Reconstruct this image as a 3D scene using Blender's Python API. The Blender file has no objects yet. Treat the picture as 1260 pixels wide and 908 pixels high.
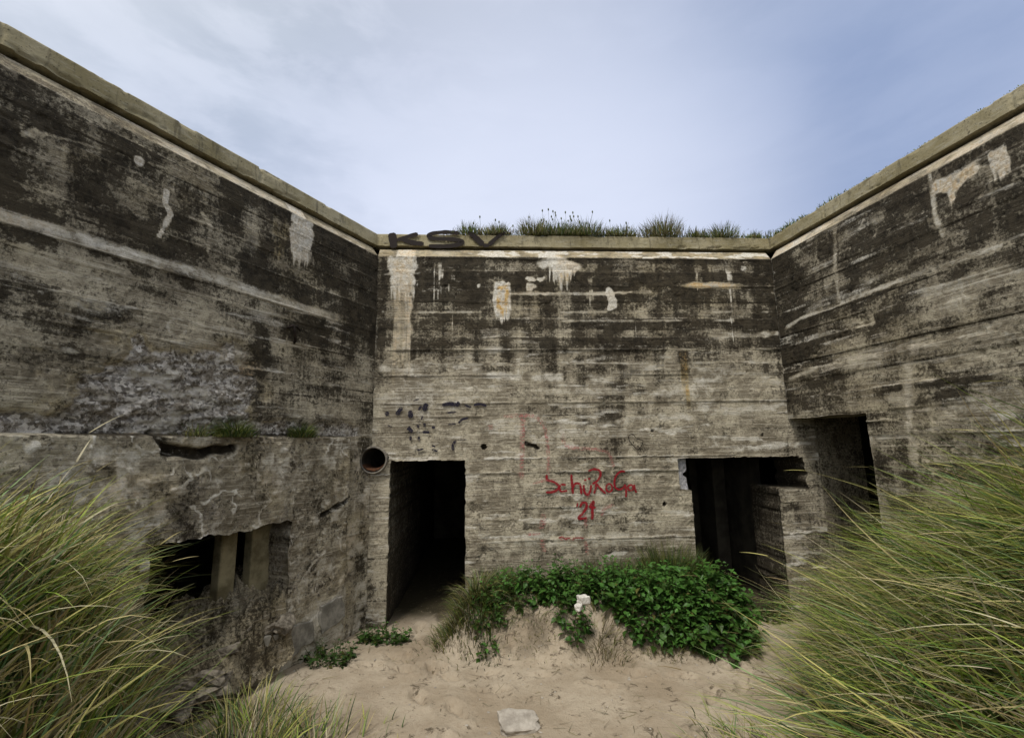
import bpy, math
import numpy as np
R = math.radians
scene = bpy.context.scene
col = scene.collection
rng = np.random.default_rng(7)

# ------------------------------------------------------------------ noise
_T = np.random.default_rng(3).random((256, 256))
def vn(x, y, s=0):
    x = np.asarray(x, float) + s * 17.37; y = np.asarray(y, float) + s * 41.11
    xi = np.floor(x).astype(int); yi = np.floor(y).astype(int)
    fx = x - xi; fy = y - yi
    fx = fx * fx * (3 - 2 * fx); fy = fy * fy * (3 - 2 * fy)
    a = _T[xi & 255, yi & 255]; b = _T[(xi + 1) & 255, yi & 255]
    c = _T[xi & 255, (yi + 1) & 255]; d = _T[(xi + 1) & 255, (yi + 1) & 255]
    return (a * (1 - fx) + b * fx) * (1 - fy) + (c * (1 - fx) + d * fx) * fy
def fbm(x, y, o=4, s=0):
    t = 0; w = 1; n = 0
    for i in range(o):
        t = t + w * vn(x * 2 ** i, y * 2 ** i, s + i * 3.3); n += w; w *= .55
    return t / n
def ss(a, b, x):
    t = np.clip((x - a) / (b - a), 0, 1); return t * t * (3 - 2 * t)
def cl(x): return np.clip(x, 0, 1)

# ------------------------------------------------------------------ objects
def tag(o, label=None, cat=None, group=None, kind=None):
    for k, v in (('label', label), ('category', cat), ('group', group), ('kind', kind)):
        if v: o[k] = v
    return o
def empty(name, loc, label=None, cat=None, group=None):
    o = bpy.data.objects.new(name, None); col.objects.link(o); o.location = loc
    o.empty_display_size = .1
    return tag(o, label, cat, group)
def rootloc(p):
    q = np.zeros(3)
    while p is not None: q += np.array(p.location); p = p.parent
    return q
def mk(name, V, F, mat, parent=None, attr=None, smooth=False, loc=None):
    V = np.asarray(V, float).reshape(-1, 3)
    off = rootloc(parent) if parent is not None else np.array(loc if loc is not None else (0, 0, 0), float)
    V = V - off
    me = bpy.data.meshes.new(name)
    if isinstance(F, np.ndarray):
        k = F.shape[1]
        me.vertices.add(len(V)); me.vertices.foreach_set('co', V.ravel())
        me.loops.add(F.size); me.loops.foreach_set('vertex_index', F.ravel().astype(np.int32))
        me.polygons.add(len(F)); me.polygons.foreach_set('loop_start', np.arange(0, F.size, k, dtype=np.int32))
        me.update(calc_edges=True)
    else:
        me.from_pydata([tuple(v) for v in V], [], [tuple(int(i) for i in f) for f in F]); me.update()
    if attr:
        for k, a in attr.items():
            a = np.asarray(a, float).reshape(len(V), -1)
            if a.shape[1] == 3: a = np.concatenate([a, np.ones((len(a), 1))], 1)
            at = me.color_attributes.new(k, 'FLOAT_COLOR', 'POINT')
            at.data.foreach_set('color', a.ravel())
    if smooth: me.polygons.foreach_set('use_smooth', np.ones(len(me.polygons), bool))
    me.materials.append(mat)
    o = bpy.data.objects.new(name, me); col.objects.link(o)
    if parent is not None: o.parent = parent
    elif loc is not None: o.location = loc
    return o

# ------------------------------------------------------------------ materials
class NT:
    def __init__(s, name):
        s.m = bpy.data.materials.new(name); s.m.use_nodes = True
        s.t = s.m.node_tree; s.n = s.t.nodes; s.l = s.t.links
        s.b = s.n['Principled BSDF']
    def node(s, ty, **k):
        x = s.n.new(ty)
        for a, v in k.items():
            if a in x.bl_rna.properties: setattr(x, a, v)
            else: s.put(x, a, v)
        return x
    def put(s, x, a, v):
        i = x.inputs[a]
        if isinstance(v, bpy.types.NodeSocket): s.l.new(v, i)
        else: i.default_value = v
    def noise(s, vec, scale, detail=5, rough=.6, dist=0.0):
        x = s.node('ShaderNodeTexNoise'); s.l.new(vec, x.inputs['Vector'])
        x.inputs['Scale'].default_value = scale; x.inputs['Detail'].default_value = detail
        x.inputs['Roughness'].default_value = rough; x.inputs['Distortion'].default_value = dist
        return x.outputs['Fac']
    def mapv(s, vec, sc):
        x = s.node('ShaderNodeMapping'); s.l.new(vec, x.inputs['Vector']); x.inputs['Scale'].default_value = sc
        return x.outputs['Vector']
    def math(s, op, a, b=None, c=None):
        x = s.node('ShaderNodeMath', operation=op)
        for i, v in enumerate((a, b, c)):
            if v is None: continue
            if isinstance(v, bpy.types.NodeSocket): s.l.new(v, x.inputs[i])
            else: x.inputs[i].default_value = v
        return x.outputs[0]
    def step(s, v, a, b):
        x = s.node('ShaderNodeMapRange', interpolation_type='SMOOTHSTEP')
        s.l.new(v, x.inputs['Value']); x.inputs['From Min'].default_value = a; x.inputs['From Max'].default_value = b
        return x.outputs['Result']
    def mix(s, f, a, b, mode='MIX'):
        x = s.node('ShaderNodeMix', data_type='RGBA', blend_type=mode)
        for i, v in ((0, f), (6, a), (7, b)):
            if isinstance(v, bpy.types.NodeSocket): s.l.new(v, x.inputs[i])
            elif i == 0: x.inputs[0].default_value = v
            else: x.inputs[i].default_value = (*v[:3], 1)
        return x.outputs[2]
    def bump(s, h, strength, dist):
        x = s.node('ShaderNodeBump'); s.l.new(h, x.inputs['Height'])
        x.inputs['Strength'].default_value = strength; x.inputs['Distance'].default_value = dist
        s.l.new(x.outputs[0], s.b.inputs['Normal'])
    def fin(s, c, rough=.9, spec=.2):
        if isinstance(c, bpy.types.NodeSocket): s.l.new(c, s.b.inputs['Base Color'])
        else: s.b.inputs['Base Color'].default_value = (*c, 1)
        s.b.inputs['Roughness'].default_value = rough
        s.b.inputs['Specular IOR Level'].default_value = spec
        return s.m
    def obj(s): return s.node('ShaderNodeTexCoord').outputs['Object']
    def attr(s, nm):
        x = s.node('ShaderNodeAttribute', attribute_name=nm); return x

def concrete_mat(name, light=(.50, .445, .33), dark=(.195, .166, .118)):
    t = NT(name); co = t.obj()
    at = t.attr('stain'); sep = t.node('ShaderNodeSeparateColor'); t.l.new(at.outputs['Color'], sep.inputs[0])  # stain channels, red also carries the painted shade of the reveals
    gr, pa, oc, sp = sep.outputs[0], sep.outputs[1], sep.outputs[2], at.outputs['Alpha']
    n1 = t.noise(co, 2.2, 8, .65)
    n2 = t.noise(co, 38, 6, .7)
    n3 = t.noise(co, 140, 4, .7)
    n4 = t.noise(co, 9, 9, .72, .5)
    gv = t.mapv(co, (2.5, 2.5, 60)); ng = t.noise(gv, 1.0, 7, .68, .3)          # board grain, lying
    gw = t.mapv(co, (6, 6, 120)); nh = t.noise(gw, 1.0, 5, .65)
    sv = t.mapv(co, (18, 18, 1.5)); ns = t.noise(sv, 1.0, 6, .65, .3)          # drip streaks, standing
    def dev(n, k): return t.math('MULTIPLY', t.math('SUBTRACT', n, .5), k)
    def add(*a):
        x = a[0]
        for y in a[1:]: x = t.math('ADD', x, y)
        return x
    b = t.mix(t.step(add(n1, dev(n4, 1.2)), .36, .66), dark, light)
    b = t.mix(t.math('MULTIPLY', t.step(ng, .48, .64), .65), b, (.58, .525, .41))
    b = t.mix(t.math('MULTIPLY', t.math('MULTIPLY', t.step(nh, .54, .66), .65), t.step(n1, .42, .58)), b, (.085, .074, .052))
    b = t.mix(t.math('MULTIPLY', t.step(n2, .52, .68), .6), b, (.085, .074, .055))
    ocm = t.math('MULTIPLY', oc, t.step(n4, .35, .6))
    b = t.mix(ocm, b, (.36, .27, .10))
    # spalled stone : grey aggregate
    ag = t.node('ShaderNodeTexVoronoi'); t.l.new(co, ag.inputs['Vector']); ag.inputs['Scale'].default_value = 46
    agc = t.mix(t.step(ag.outputs['Color'], .1, .9), (.13, .115, .098), (.66, .62, .56))
    agc = t.mix(t.math('MULTIPLY', t.step(n4, .46, .60), .6), agc, (.22, .18, .125))
    agc = t.mix(t.math('MULTIPLY', t.step(n2, .56, .68), .5), agc, (.04, .034, .028))
    b = t.mix(t.step(add(sp, dev(n4, 1.4), dev(n2, .8)), .25, .7), b, agc)
    # grime, plus the shade painted on the reveals
    g = t.step(add(gr, dev(n2, 1.9), dev(n3, .9), dev(n4, 2.2), dev(ns, .8), dev(ng, .7)), .10, .84)
    b = t.mix(t.math('MULTIPLY', g, .94), b, t.mix(t.step(n4, .4, .6), (.010, .0075, .0045), (.034, .026, .016)))
    # lime
    p = t.step(add(pa, dev(n2, 1.5), dev(n4, 1.3), dev(ng, .7), dev(n3, .6)), .32, .86)
    lime = t.mix(t.step(n2, .38, .6), (.76, .73, .66), (.52, .48, .39))
    rust = t.mix(t.step(n2, .4, .6), (.66, .50, .25), (.50, .27, .06))
    b = t.mix(t.math('MULTIPLY', p, .95), b, t.mix(t.math('MULTIPLY', oc, t.step(n4, .38, .56)), lime, rust))
    b = t.mix(t.math('MULTIPLY', t.step(n3, .57, .68), .5), b, (.045, .04, .03))
    h = add(t.math('MULTIPLY', n2, .8), t.math('MULTIPLY', ng, .6), t.math('MULTIPLY', nh, .3), t.math('MULTIPLY', n3, .35), t.math('MULTIPLY', n4, .8))
    t.bump(h, .9, .016)
    return t.fin(b, .93, .15)
M = {}
M['concrete'] = concrete_mat('weathered_concrete')

def plain(name, c1, c2, scale=20, rough=.9, bump=.3, bd=.01, det=6, spec=.2, a=.35, b=.65):
    t = NT(name); co = t.obj(); n = t.noise(co, scale, det, .65)
    t.bump(t.noise(co, scale * 3, 5, .7), bump, bd)
    return t.fin(t.mix(t.step(n, a, b), c1, c2), rough, spec)
M['coping'] = None
def coping_mat():
    t = NT('coping_render'); co = t.obj()
    n1 = t.noise(co, 1.6, 7, .65); n2 = t.noise(co, 45, 5, .7); n3 = t.noise(t.mapv(co, (8, 8, 40)), 1, 5, .6)
    b = t.mix(t.step(n1, .35, .65), (.235, .20, .108), (.375, .33, .215))
    b = t.mix(t.math('MULTIPLY', t.step(n2, .52, .7), .5), b, (.10, .085, .05))
    b = t.mix(t.math('MULTIPLY', t.step(n3, .52, .68), .5), b, (.40, .37, .28))
    n4 = t.noise(co, 7, 8, .75, .6); n5 = t.noise(t.mapv(co, (14, 14, 2)), 1, 5, .65)
    b = t.mix(t.math('MULTIPLY', t.step(n4, .54, .68), .5), b, (.11, .095, .06))
    b = t.mix(t.math('MULTIPLY', t.step(n5, .55, .68), .5), b, (.06, .052, .036))
    b = t.mix(t.math('MULTIPLY', t.step(n2, .6, .7), .8), b, (.03, .026, .018))
    t.bump(n2, .5, .01)
    return t.fin(b, .92, .15)
M['coping'] = coping_mat()
M['inside'] = plain('shaded_inner_concrete', (.030, .026, .020), (.075, .066, .050), 3, .95, .4)  # colour darkened to paint the shade of rooms and recesses
M['pillar'] = plain('pillar_concrete', (.13, .108, .06), (.30, .262, .16), 5, .92, .4)
M['rust'] = plain('rusty_iron', (.035, .016, .009), (.11, .045, .018), 30, .85, .5, spec=.3)
M['iron'] = plain('black_iron', (.008, .006, .005), (.03, .02, .014), 30, .8, .5)
M['pipe'] = plain('weathered_pipe', (.11, .10, .09), (.26, .23, .18), 14, .85, .5)
M['stone_w'] = plain('pale_stone', (.52, .49, .44), (.72, .69, .63), 12, .9, .5, .02)
M['stone_s'] = plain('grey_slab', (.27, .24, .20), (.44, .40, .34), 9, .9, .5, .02)
M['rubble'] = plain('crumbled_concrete', (.10, .086, .066), (.32, .28, .22), 14, .95, .8, .03)
M['patch'] = plain('broken_concrete', (.30, .30, .32), (.58, .57, .58), 28, .92, .8, .03)

def paint(name, c, cover, soft=.10, scale=60):
    t = NT(name); co = t.obj(); n = t.noise(co, scale, 5, .7)
    ng = t.noise(t.mapv(co, (6, 6, 70)), 1, 5, .65)
    v = t.math('ADD', t.math('MULTIPLY', n, .65), t.math('MULTIPLY', ng, .35))
    t.l.new(t.step(v, cover - soft, cover + soft), t.b.inputs['Alpha'])
    c2 = tuple(x * .6 for x in c)
    return t.fin(t.mix(n, c, c2), .7, .25)
M['red'] = paint('red_spray', (.30, .010, .018), .41, .10)
M['pink'] = paint('faded_red_spray', (.55, .20, .18), .545, .09)
M['black'] = paint('black_spray', (.016, .011, .009), .40)
M['tar'] = paint('faded_black_spray', (.016, .009, .006), .27, .10)
M['violet'] = paint('violet_black_spray', (.016, .013, .028), .42, .10, 40)

def sand_mat():
    t = NT('sand'); co = t.obj()
    n1 = t.noise(co, 1.4, 6, .6); n2 = t.noise(co, 22, 6, .7); n3 = t.noise(co, 90, 4, .7); n4 = t.noise(co, 9, 6, .75, .6)
    b = t.mix(t.step(n1, .35, .65), (.32, .258, .182), (.45, .38, .285))
    b = t.mix(t.math('MULTIPLY', t.step(n2, .5, .7), .4), b, (.27, .20, .13))
    b = t.mix(t.math('MULTIPLY', t.step(n4, .57, .66), .8), b, (.06, .045, .028))      # crumbs and dead stalks
    g = t.attr('litter'); sep = t.node('ShaderNodeSeparateColor'); t.l.new(g.outputs['Color'], sep.inputs[0])  # litter mask, also carries the painted shade of the indoor floor
    b = t.mix(t.math('MULTIPLY', sep.outputs[0], t.step(n2, .2, .42)), b, (.035, .03, .016))
    t.bump(t.math('ADD', n2, t.math('MULTIPLY', n3, .5)), .7, .03)
    return t.fin(b, .95, .1)
M['sand'] = sand_mat()

def leaf_mat(name, rough=.55, trans=.25):
    t = NT(name); a = t.attr('tint')
    n = t.noise(t.obj(), 30, 3, .5)
    c = t.mix(t.math('MULTIPLY', n, .35), a.outputs['Color'], (.02, .025, .008))
    t.fin(c, rough, .3)
    tr = t.node('ShaderNodeBsdfTranslucent'); t.l.new(c, tr.inputs['Color'])
    mx = t.node('ShaderNodeMixShader'); mx.inputs[0].default_value = trans
    t.l.new(t.b.outputs[0], mx.inputs[1]); t.l.new(tr.outputs[0], mx.inputs[2])
    t.l.new(mx.outputs[0], t.n['Material Output'].inputs['Surface'])
    return t.m
M['grass'] = leaf_mat('grass_blades', .6, .2)
M['leaf'] = leaf_mat('green_leaves', .45, .25)
M['stem'] = plain('plant_stem', (.05, .07, .02), (.10, .11, .04), 20)

# ------------------------------------------------------------------ layout of the bunker
CL = np.array([-1.712, 5.652]); CR = np.array([3.540, 5.951])
eB = np.array([1, .057]); eB /= np.linalg.norm(eB); nB = np.array([eB[1], -eB[0]])
OB = np.array([0, 5.75]) - eB * .3272
eL = np.array([-.4390, -.8985]); nL = np.array([.8985, -.4390])
eR = np.array([.1771, -.9842]); nR = np.array([-.9842, -.1771])
ZT = 4.52; ZC = 4.655

PU, PZ = (-1.347, 1.931)
bunker = empty('bunker', (0.9, 5.8, 0), 'weathered grey concrete bunker with three walls round a sandy yard and black doorways', 'bunker')

def axis(marks, step, lo, hi, coarse=()):
    g = [lo]; 
    segs = sorted(set([lo, hi] + [m for m in marks if lo < m < hi]))
    out = []
    for a, b in zip(segs[:-1], segs[1:]):
        st = step
        for (ca, cb, cs) in coarse:
            if a >= ca - 1e-6 and b <= cb + 1e-6: st = cs
        n = max(1, int(round((b - a) / st)))
        out += list(np.linspace(a, b, n, endpoint=False))
    return np.array(out + [hi])

def build_wall(name, o, e, n, ug, vg, holes, cut, shade, relief, warp, depth, label, round_cut=None):
    """holes: rects (u0,u1,v0,v1) with reveals; cut: rects left out without a reveal"""
    U, Vv = np.meshgrid(ug, vg, indexing='ij')
    nu, nv = U.shape
    uc = (ug[:-1] + ug[1:]) / 2; vc = (vg[:-1] + vg[1:]) / 2
    UC, VC = np.meshgrid(uc, vc, indexing='ij')
    hole = np.zeros(UC.shape, bool); gone = np.zeros(UC.shape, bool)
    dep = np.zeros(UC.shape)
    for (a, b, c, d), dd in zip(holes, depth):
        k = (UC > a) & (UC < b) & (VC > c) & (VC < d); hole |= k; dep[k] = dd
    for (a, b, c, d) in cut: gone |= (UC > a) & (UC < b) & (VC > c) & (VC < d)
    if round_cut: gone |= np.hypot((UC - round_cut[0]) / round_cut[2], (VC - round_cut[1]) / round_cut[3]) < 1
    D = relief(U, Vv); S = shade(U, Vv)
    dU, dV = warp(U, Vv)
    U2 = U + dU; V2 = Vv + dV
    P = np.stack([o[0] + e[0] * U2 + n[0] * D, o[1] + e[1] * U2 + n[1] * D, V2], -1).reshape(-1, 3)
    idx = np.arange(nu * nv).reshape(nu, nv)
    keep = ~(hole | gone)
    F = np.stack([idx[:-1, :-1][keep], idx[1:, :-1][keep], idx[1:, 1:][keep], idx[:-1, 1:][keep]], -1)
    S = S.reshape(-1, 4)
    # reveals
    ex = []; exS = []; cache = {}; FF = []
    base = len(P)
    def chain(i, dd):
        key = (i, dd)
        if key not in cache:
            K = max(2, int(dd / .06)); ids = [i]
            for k in range(1, K + 1):
                t = dd * k / K
                p = P[i].copy(); w = .006 * (_T[(i * 7 + k) & 255, (k * 31 + i) & 255] - .5)
                p[0] -= n[0] * t; p[1] -= n[1] * t
                ids.append(base + len(ex)); ex.append(p)
                s = S[i].copy(); s[0] = s[0] * .5 + (.66 if dd > .55 else .22); s[1] *= .3; exS.append(s)  # reveals darkened in colour, standing in for shade inside the openings
            cache[key] = ids
        return cache[key]
    def edge(i, j, dd):
        a = chain(i, dd); b = chain(j, dd)
        for k in range(len(a) - 1): FF.append((a[k], b[k], b[k + 1], a[k + 1]))
    hx, hy = np.nonzero(hole)
    for i, j in zip(hx, hy):
        dd = dep[i, j]
        if i > 0 and keep[i - 1, j]: edge(idx[i, j], idx[i, j + 1], dd)
        if i < nu - 2 and keep[i + 1, j]: edge(idx[i + 1, j + 1], idx[i + 1, j], dd)
        if j > 0 and keep[i, j - 1]: edge(idx[i + 1, j], idx[i, j], dd)
        if j < nv - 2 and keep[i, j + 1]: edge(idx[i, j + 1], idx[i + 1, j + 1], dd)
    if ex:
        P = np.concatenate([P, np.array(ex)]); S = np.concatenate([S, np.array(exS)])
        F = np.concatenate([F, np.array(FF)])
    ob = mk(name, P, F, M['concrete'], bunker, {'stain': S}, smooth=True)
    if label: ob['label'] = label
    return ob

# stain helpers; u along the wall, v up
def seg_d(U, V, pts):
    d = np.full(U.shape, 9.)
    for (a, b), (c, e) in zip(pts[:-1], pts[1:]):
        l2 = (c - a) ** 2 + (e - b) ** 2 + 1e-9
        t = np.clip(((U - a) * (c - a) + (V - b) * (e - b)) / l2, 0, 1)
        d = np.minimum(d, np.hypot(U - a - t * (c - a), V - b - t * (e - b)))
    return d
def line(U, V, pts, w, soft=.6, brk=0.):
    w2 = w * (.35 + 1.3 * fbm(U * 9, V * 9, 3, 5))
    q = .5 * w * (fbm(U * 20, V * 20, 3, 6) - .5)
    m = 1 - ss(w2 * (1 - soft), w2 * (1 + soft), seg_d(U, V, pts) + q)
    if brk: m = m * (1 - brk + brk * ss(.40, .60, fbm(U * 3.1, V * 7, 4, 7 + w * 100)))
    return m
def spot(U, V, c, ru, rv, rag=.5, s=0, f=7):
    r = np.hypot((U - c[0]) / ru, (V - c[1]) / rv) + rag * 1.5 * (fbm(U * f / (ru * 7 + .3), V * f / (rv * 7 + .3), 4, 11 + s) - .5) * 2
    return 1 - ss(.45, 1.2, r)
def drip(U, V, p, q, s=0, rag=.35, side=.012):
    """lime run between corners p (top left) and q (bottom right), ragged foot and wandering sides"""
    u0, v1 = p; u1, v0 = q
    if u0 > u1: u0, u1 = u1, u0
    h = v1 - v0; hw = (u1 - u0) / 2
    x = np.abs(U - (u0 + u1) / 2 + .7 * hw * (fbm(U * 2 / hw * .4, V * 7, 4, s) - .5)) / hw
    t = (v1 - V) / h
    n = vn(U * 55, V * 2, s) * .6 + vn(U * 120, V * 4, s + 1) * .4
    reach = 1 - rag * 1.5 * (1 - n) - rag * .5 * x ** 2
    m = (1 - ss(.70, 1.12, x + .25 * (fbm(U * 30, V * 12, 3, s + 2) - .5))) * (1 - ss(reach - .22, reach + .06, t)) * ss(-.03, .05, t + .10 * (fbm(U * 25, V * 3, 3, s + 3) - .5))
    return m * (.72 + .56 * (n - .2))

def cells(U, V, size, seed, warp=.25):
    """distance to the edge of irregular cells, and a random value per cell (cracked blocks)"""
    x = U / size + warp * 2 * (fbm(U * 5, V * 5, 4, seed) - .5); y = V / size + warp * 2 * (fbm(U * 5, V * 5, 4, seed + 1) - .5)
    xi = np.floor(x).astype(int); yi = np.floor(y).astype(int)
    f1 = np.full(U.shape, 9.); f2 = np.full(U.shape, 9.); idv = np.zeros(U.shape)
    for i in (-1, 0, 1):
        for j in (-1, 0, 1):
            a = xi + i; b = yi + j
            px = a + .1 + .8 * _T[(a + seed) & 255, (b * 7) & 255]; py = b + .1 + .8 * _T[(b + seed * 3) & 255, (a * 5) & 255]
            d = np.hypot(x - px, y - py); m = d < f1
            f2 = np.where(m, f1, np.minimum(f2, d)); idv = np.where(m, _T[(a * 3 + seed) & 255, (b * 11) & 255], idv); f1 = np.where(m, d, f1)
    return (f2 - f1) * size, idv

def boards(U, V, s, pitch=.205):
    """board index, per-board random values, distance to the nearest joint"""
    r = np.random.default_rng(100 + s)
    ed = [-.6]
    while ed[-1] < 4.9: ed.append(ed[-1] + pitch * r.uniform(.5, 1.2))
    ed = np.array(ed)
    Vw = V + .006 * (fbm(U * 1.1, V * 2, 2, s) - .5)
    k = np.clip(np.searchsorted(ed, Vw) - 1, 0, len(ed) - 2)
    a = Vw - ed[k]; b = ed[k + 1] - Vw
    return k, a, b, r.random(len(ed) + 2), r.random(len(ed) + 2)
def board_relief(U, V, s):
    k, a, b, r1, r2 = boards(U, V, s)
    d = (r1[k] - .5) * .010
    j = np.minimum(a, b)
    lip = (1 - ss(.003, .012, a)) * (.005 + .013 * r2[k]) * ss(.42, .6, fbm(U * 1.3, k * 3.7, 3, s + 2))
    d = d + lip + .006 * (fbm(U * 1.5, V * 18, 4, s + 4) - .5) + .004 * (fbm(U * 9, V * 9, 3, s + 6) - .5)
    d -= .010 * ss(.80, .86, vn(U * 26, V * 26, s + 7)) * ss(.5, .7, vn(U * 3, V * 3, s + 8))     # blow holes
    return d
def chamfer(V): return -np.clip((V - ZT) / (ZC - ZT), 0, 1) * .10
def board_stain(U, V, s):
    k, a, b, r1, r2 = boards(U, V, s)
    f = .62 * fbm(U * 1.1, k * 5.3 + V * 3, 4, s + 20) + .38 * fbm(U * 3.2, V * 26, 4, s + 21)                    # long patches that stop at board joints
    lipm = (1 - ss(.004, .016, a)) * ss(.40, .62, fbm(U * 1.3, k * 3.7, 3, s + 2))
    dk = (1 - ss(.002, .010, b)) * ss(.50, .62, fbm(U * 1.7, k * 2.9, 3, s + 3))
    return f, lipm, dk, r1[k], r2[k]

# ------------------------------------------------------------------ back wall
def shade_back(U, V):
    f, lip, dk, r1, r2 = board_stain(U, V, 1)
    st = fbm(U * 7, V * .35, 4, 31); st2 = fbm(U * 2.2, V * .3, 3, 33); big = fbm(U * 1.2, V * 1.2, 4, 32)
    top = ss(2.1, 4.1, V + (st2 - .5) * 2.2)
    hs = fbm(U * 2.4, V * 22, 5, 34); hb = fbm(U * 5, V * 8, 5, 35)
    g = top * (.44 + .75 * st + 1.1 * (f - .5) + .35 * (r1 - .5) + 1.5 * (hb - .5)) + (1 - top) * (.20 + .9 * (hs - .5) + 1.3 * (hb - .5) + .9 * (st - .5) + .25 * (r1 - .5)) + .65 * dk - .2 * (1 - top) * ss(.4, .6, big)
    g -= .25 * lip
    g += .22 * ss(.5, .66, st) * top
    # soot-like streak columns
    for c, w, a, b, k in (((0.227, 3.285)[0], .10, 2.9, 3.9, .5), ((1.219, 3.282)[0], .16, 3.2, 4.5, .45), ((2.553, 3.278)[0], .12, 2.7, 4.3, .35), ((3.567, 3.604)[0], .22, 2.9, 4.5, .35), ((-0.651, 3.818)[0], .25, 3.3, 4.5, .3), ((-1.304, 3.394)[0], .05, 2.4, 4.5, .55)):
        g += k * .8 * (1 - ss(w * .1, w * 1.3, np.abs(U - c + .05 * (fbm(U * 4, V * 2, 2, 40) - .5)))) * ss(a, a + .5, V) * (1 - ss(b, b + .1, V)) * (.5 + st)
    band = ss(ZT - .01, ZT + .012, V)
    g = g * (1 - band) + band * (.10 + .25 * (1 - ss(.35, .6, fbm(U * 4, V * 9, 4, 50))))
    g += .30 * (1 - ss(.0, .05, np.abs(V - (ZT - .045)))) * (.4 + st)
    p = .30 * lip * (.4 + r2) + .12 * ss(.52, .7, f) * (1 - top)
    p += .55 * ss(.56, .70, fbm(U * 2.2, V * 16, 5, 37)) * (1 - .55 * top) + .25 * ss(.5, .65, hs) * (1 - top)
    o = .25 * ss(.5, .7, fbm(U * 1.7, V * 2.2, 3, 38)) * ss(3.0, 4.2, V)
    def add(m, k, kg=1.0):
        nonlocal p, g
        p = np.maximum(p, m * k); g = g * (1 - kg * m)
    for pts, w, k in (([(-1.294, 3.062), (-0.993, 3.030), (-0.692, 3.090)], .05, .6), ([(-0.388, 3.058), (0.121, 2.951), (0.531, 2.907), (0.945, 2.925)], .05, .75), ([(1.464, 2.859), (1.841, 3.035), (2.431, 3.085), (2.962, 2.997), (3.501, 2.951), (3.880, 2.821)], .05, .55),
                      ([(1.439, 2.315), (2.068, 2.420), (2.591, 2.383), (3.781, 2.526)], .04, .6), ([(-1.278, 2.527), (-0.785, 2.602), (-0.185, 2.566)], .05, .5), ([(0.015, 2.263), (1.028, 2.310), (2.367, 2.202)], .03, .5), ([(0.409, 1.824), (1.620, 1.823)], .03, .5), ([(-0.089, 1.018), (1.181, 1.034), (2.376, 0.938)], .04, .55), ([(0.974, 0.742), (2.263, 0.772)], .03, .5)):
        add(line(U, V, pts, w, .8, .45), k, .7)
    for p0, p1, k in (((-0.700, 4.419), (-0.543, 3.287), 0.62), ((1.919, 3.658), (1.978, 2.492), 0.5), ((-0.479, 4.365), (-0.387, 2.872), 0.4), ((0.920, 3.821), (0.991, 2.759), 0.4), ((1.344, 4.266), (1.404, 3.175), 0.38), ((3.309, 4.393), (3.223, 2.324), 0.45), ((0.372, 3.284), (0.479, 2.357), 0.35), ((2.804, 4.389), (2.832, 3.385), 0.4), ((-0.027, 1.968), (0.047, 1.201), 0.3)):
        add(drip(U, V, p0, p1, 63, .8, .02) * (.6 + .8 * ss(.4, .6, fbm(U * 6, V * 20, 3, 64))), k * 1.35, .6)
    m = drip(U, V, (2.497, 3.256), (2.608, 2.331), 61, .3, .02); o = np.maximum(o, m * .9); g += .35 * m * ss(.45, .6, fbm(U * 30, V * 30, 3, 62)); p = np.maximum(p, .4 * m)
    # left pale run
    add(drip(U, V, (-1.256, 4.537), (-0.885, 3.657), 1, .35, .03), 1.15)
    m = drip(U, V, (-1.203, 4.515), (-0.924, 2.573), 2, .2, .05); add(m * (.55 + .6 * st), .8, .7); o = np.maximum(o, m * .4)
    add(ss((-1.198, 4.694)[0], (-1.135, 4.695)[0], U) * (1 - ss((-0.946, 4.697)[0], (-0.883, 4.697)[0], U)) * band, .95)
    # rusty lime runs
    m = drip(U, V, (0.100, 4.181), (0.345, 3.540), 3, .2, .008); add(m, 1.35)
    q = drip(U, V, (0.142, 4.126), (0.305, 3.647), 4, .3, .012); o = np.maximum(o, q * 1.5)
    m = drip(U, V, (0.798, 4.442), (1.201, 3.931), 5, .5, .01) ; add(m, 1.4); add(line(U, V, [(0.744, 4.430), (0.908, 4.511), (1.208, 4.400)], .06), .9)
    q = drip(U, V, (0.946, 4.308), (1.110, 4.086), 6, .4, .015); o = np.maximum(o, q * .8)
    add(line(U, V, [(1.637, 4.044), (1.660, 3.856)], .06, .3), 1.3)
    for c, a, b in (((0.536, 4.228), .09, .035), ((0.609, 4.128), .07, .05), ((0.728, 4.217), .08, .04), ((-0.100, 4.125), .02, .03)):
        add(spot(U, V, c, a, b, .8, 3), 1.05)
    add(line(U, V, [(0.078, 4.037), (0.447, 4.028), (1.301, 4.020), (2.172, 4.057)], .022, .6, .5), .7)
    m = spot(U, V, (2.928, 4.139), .45, .045, .7, 5); add(m, .75); o = np.maximum(o, .75 * m)
    m = line(U, V, [(3.232, 4.163), (3.826, 4.144)], .02, .6, .7); add(m, .6)
    add(line(U, V, [(3.114, 3.483), (3.497, 3.460), (3.834, 3.493)], .035, .7, .5), .8)
    add(line(U, V, [(1.061, 3.282), (3.865, 3.273)], .014, .6, .8), .5)
    for yy, x0, x1 in (((-1.331, 4.282)[1], -1.3, .1), ((-1.316, 3.774)[1], -1.3, 3.8), ((-1.312, 3.657)[1], 1.0, 3.8), ((-1.295, 3.093)[1], -1.0, 3.8), ((-1.280, 2.576)[1], -1.2, 2.9)):
        add(line(U, V, [(x0, yy), (x1, yy + .01)], .016, .6, .9), .55, .6)
    # white lichen on the sloping band
    w = band * ss(.44, .60, fbm(U * 5, V * 14, 4, 51)) * ss(-1.4, 1.2, U + .3)
    p = np.maximum(p, w * 1.2); p = np.maximum(p, band * .40); o = np.where(band > .5, np.maximum(o * .3, .45 * (1 - w)), o)
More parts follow.
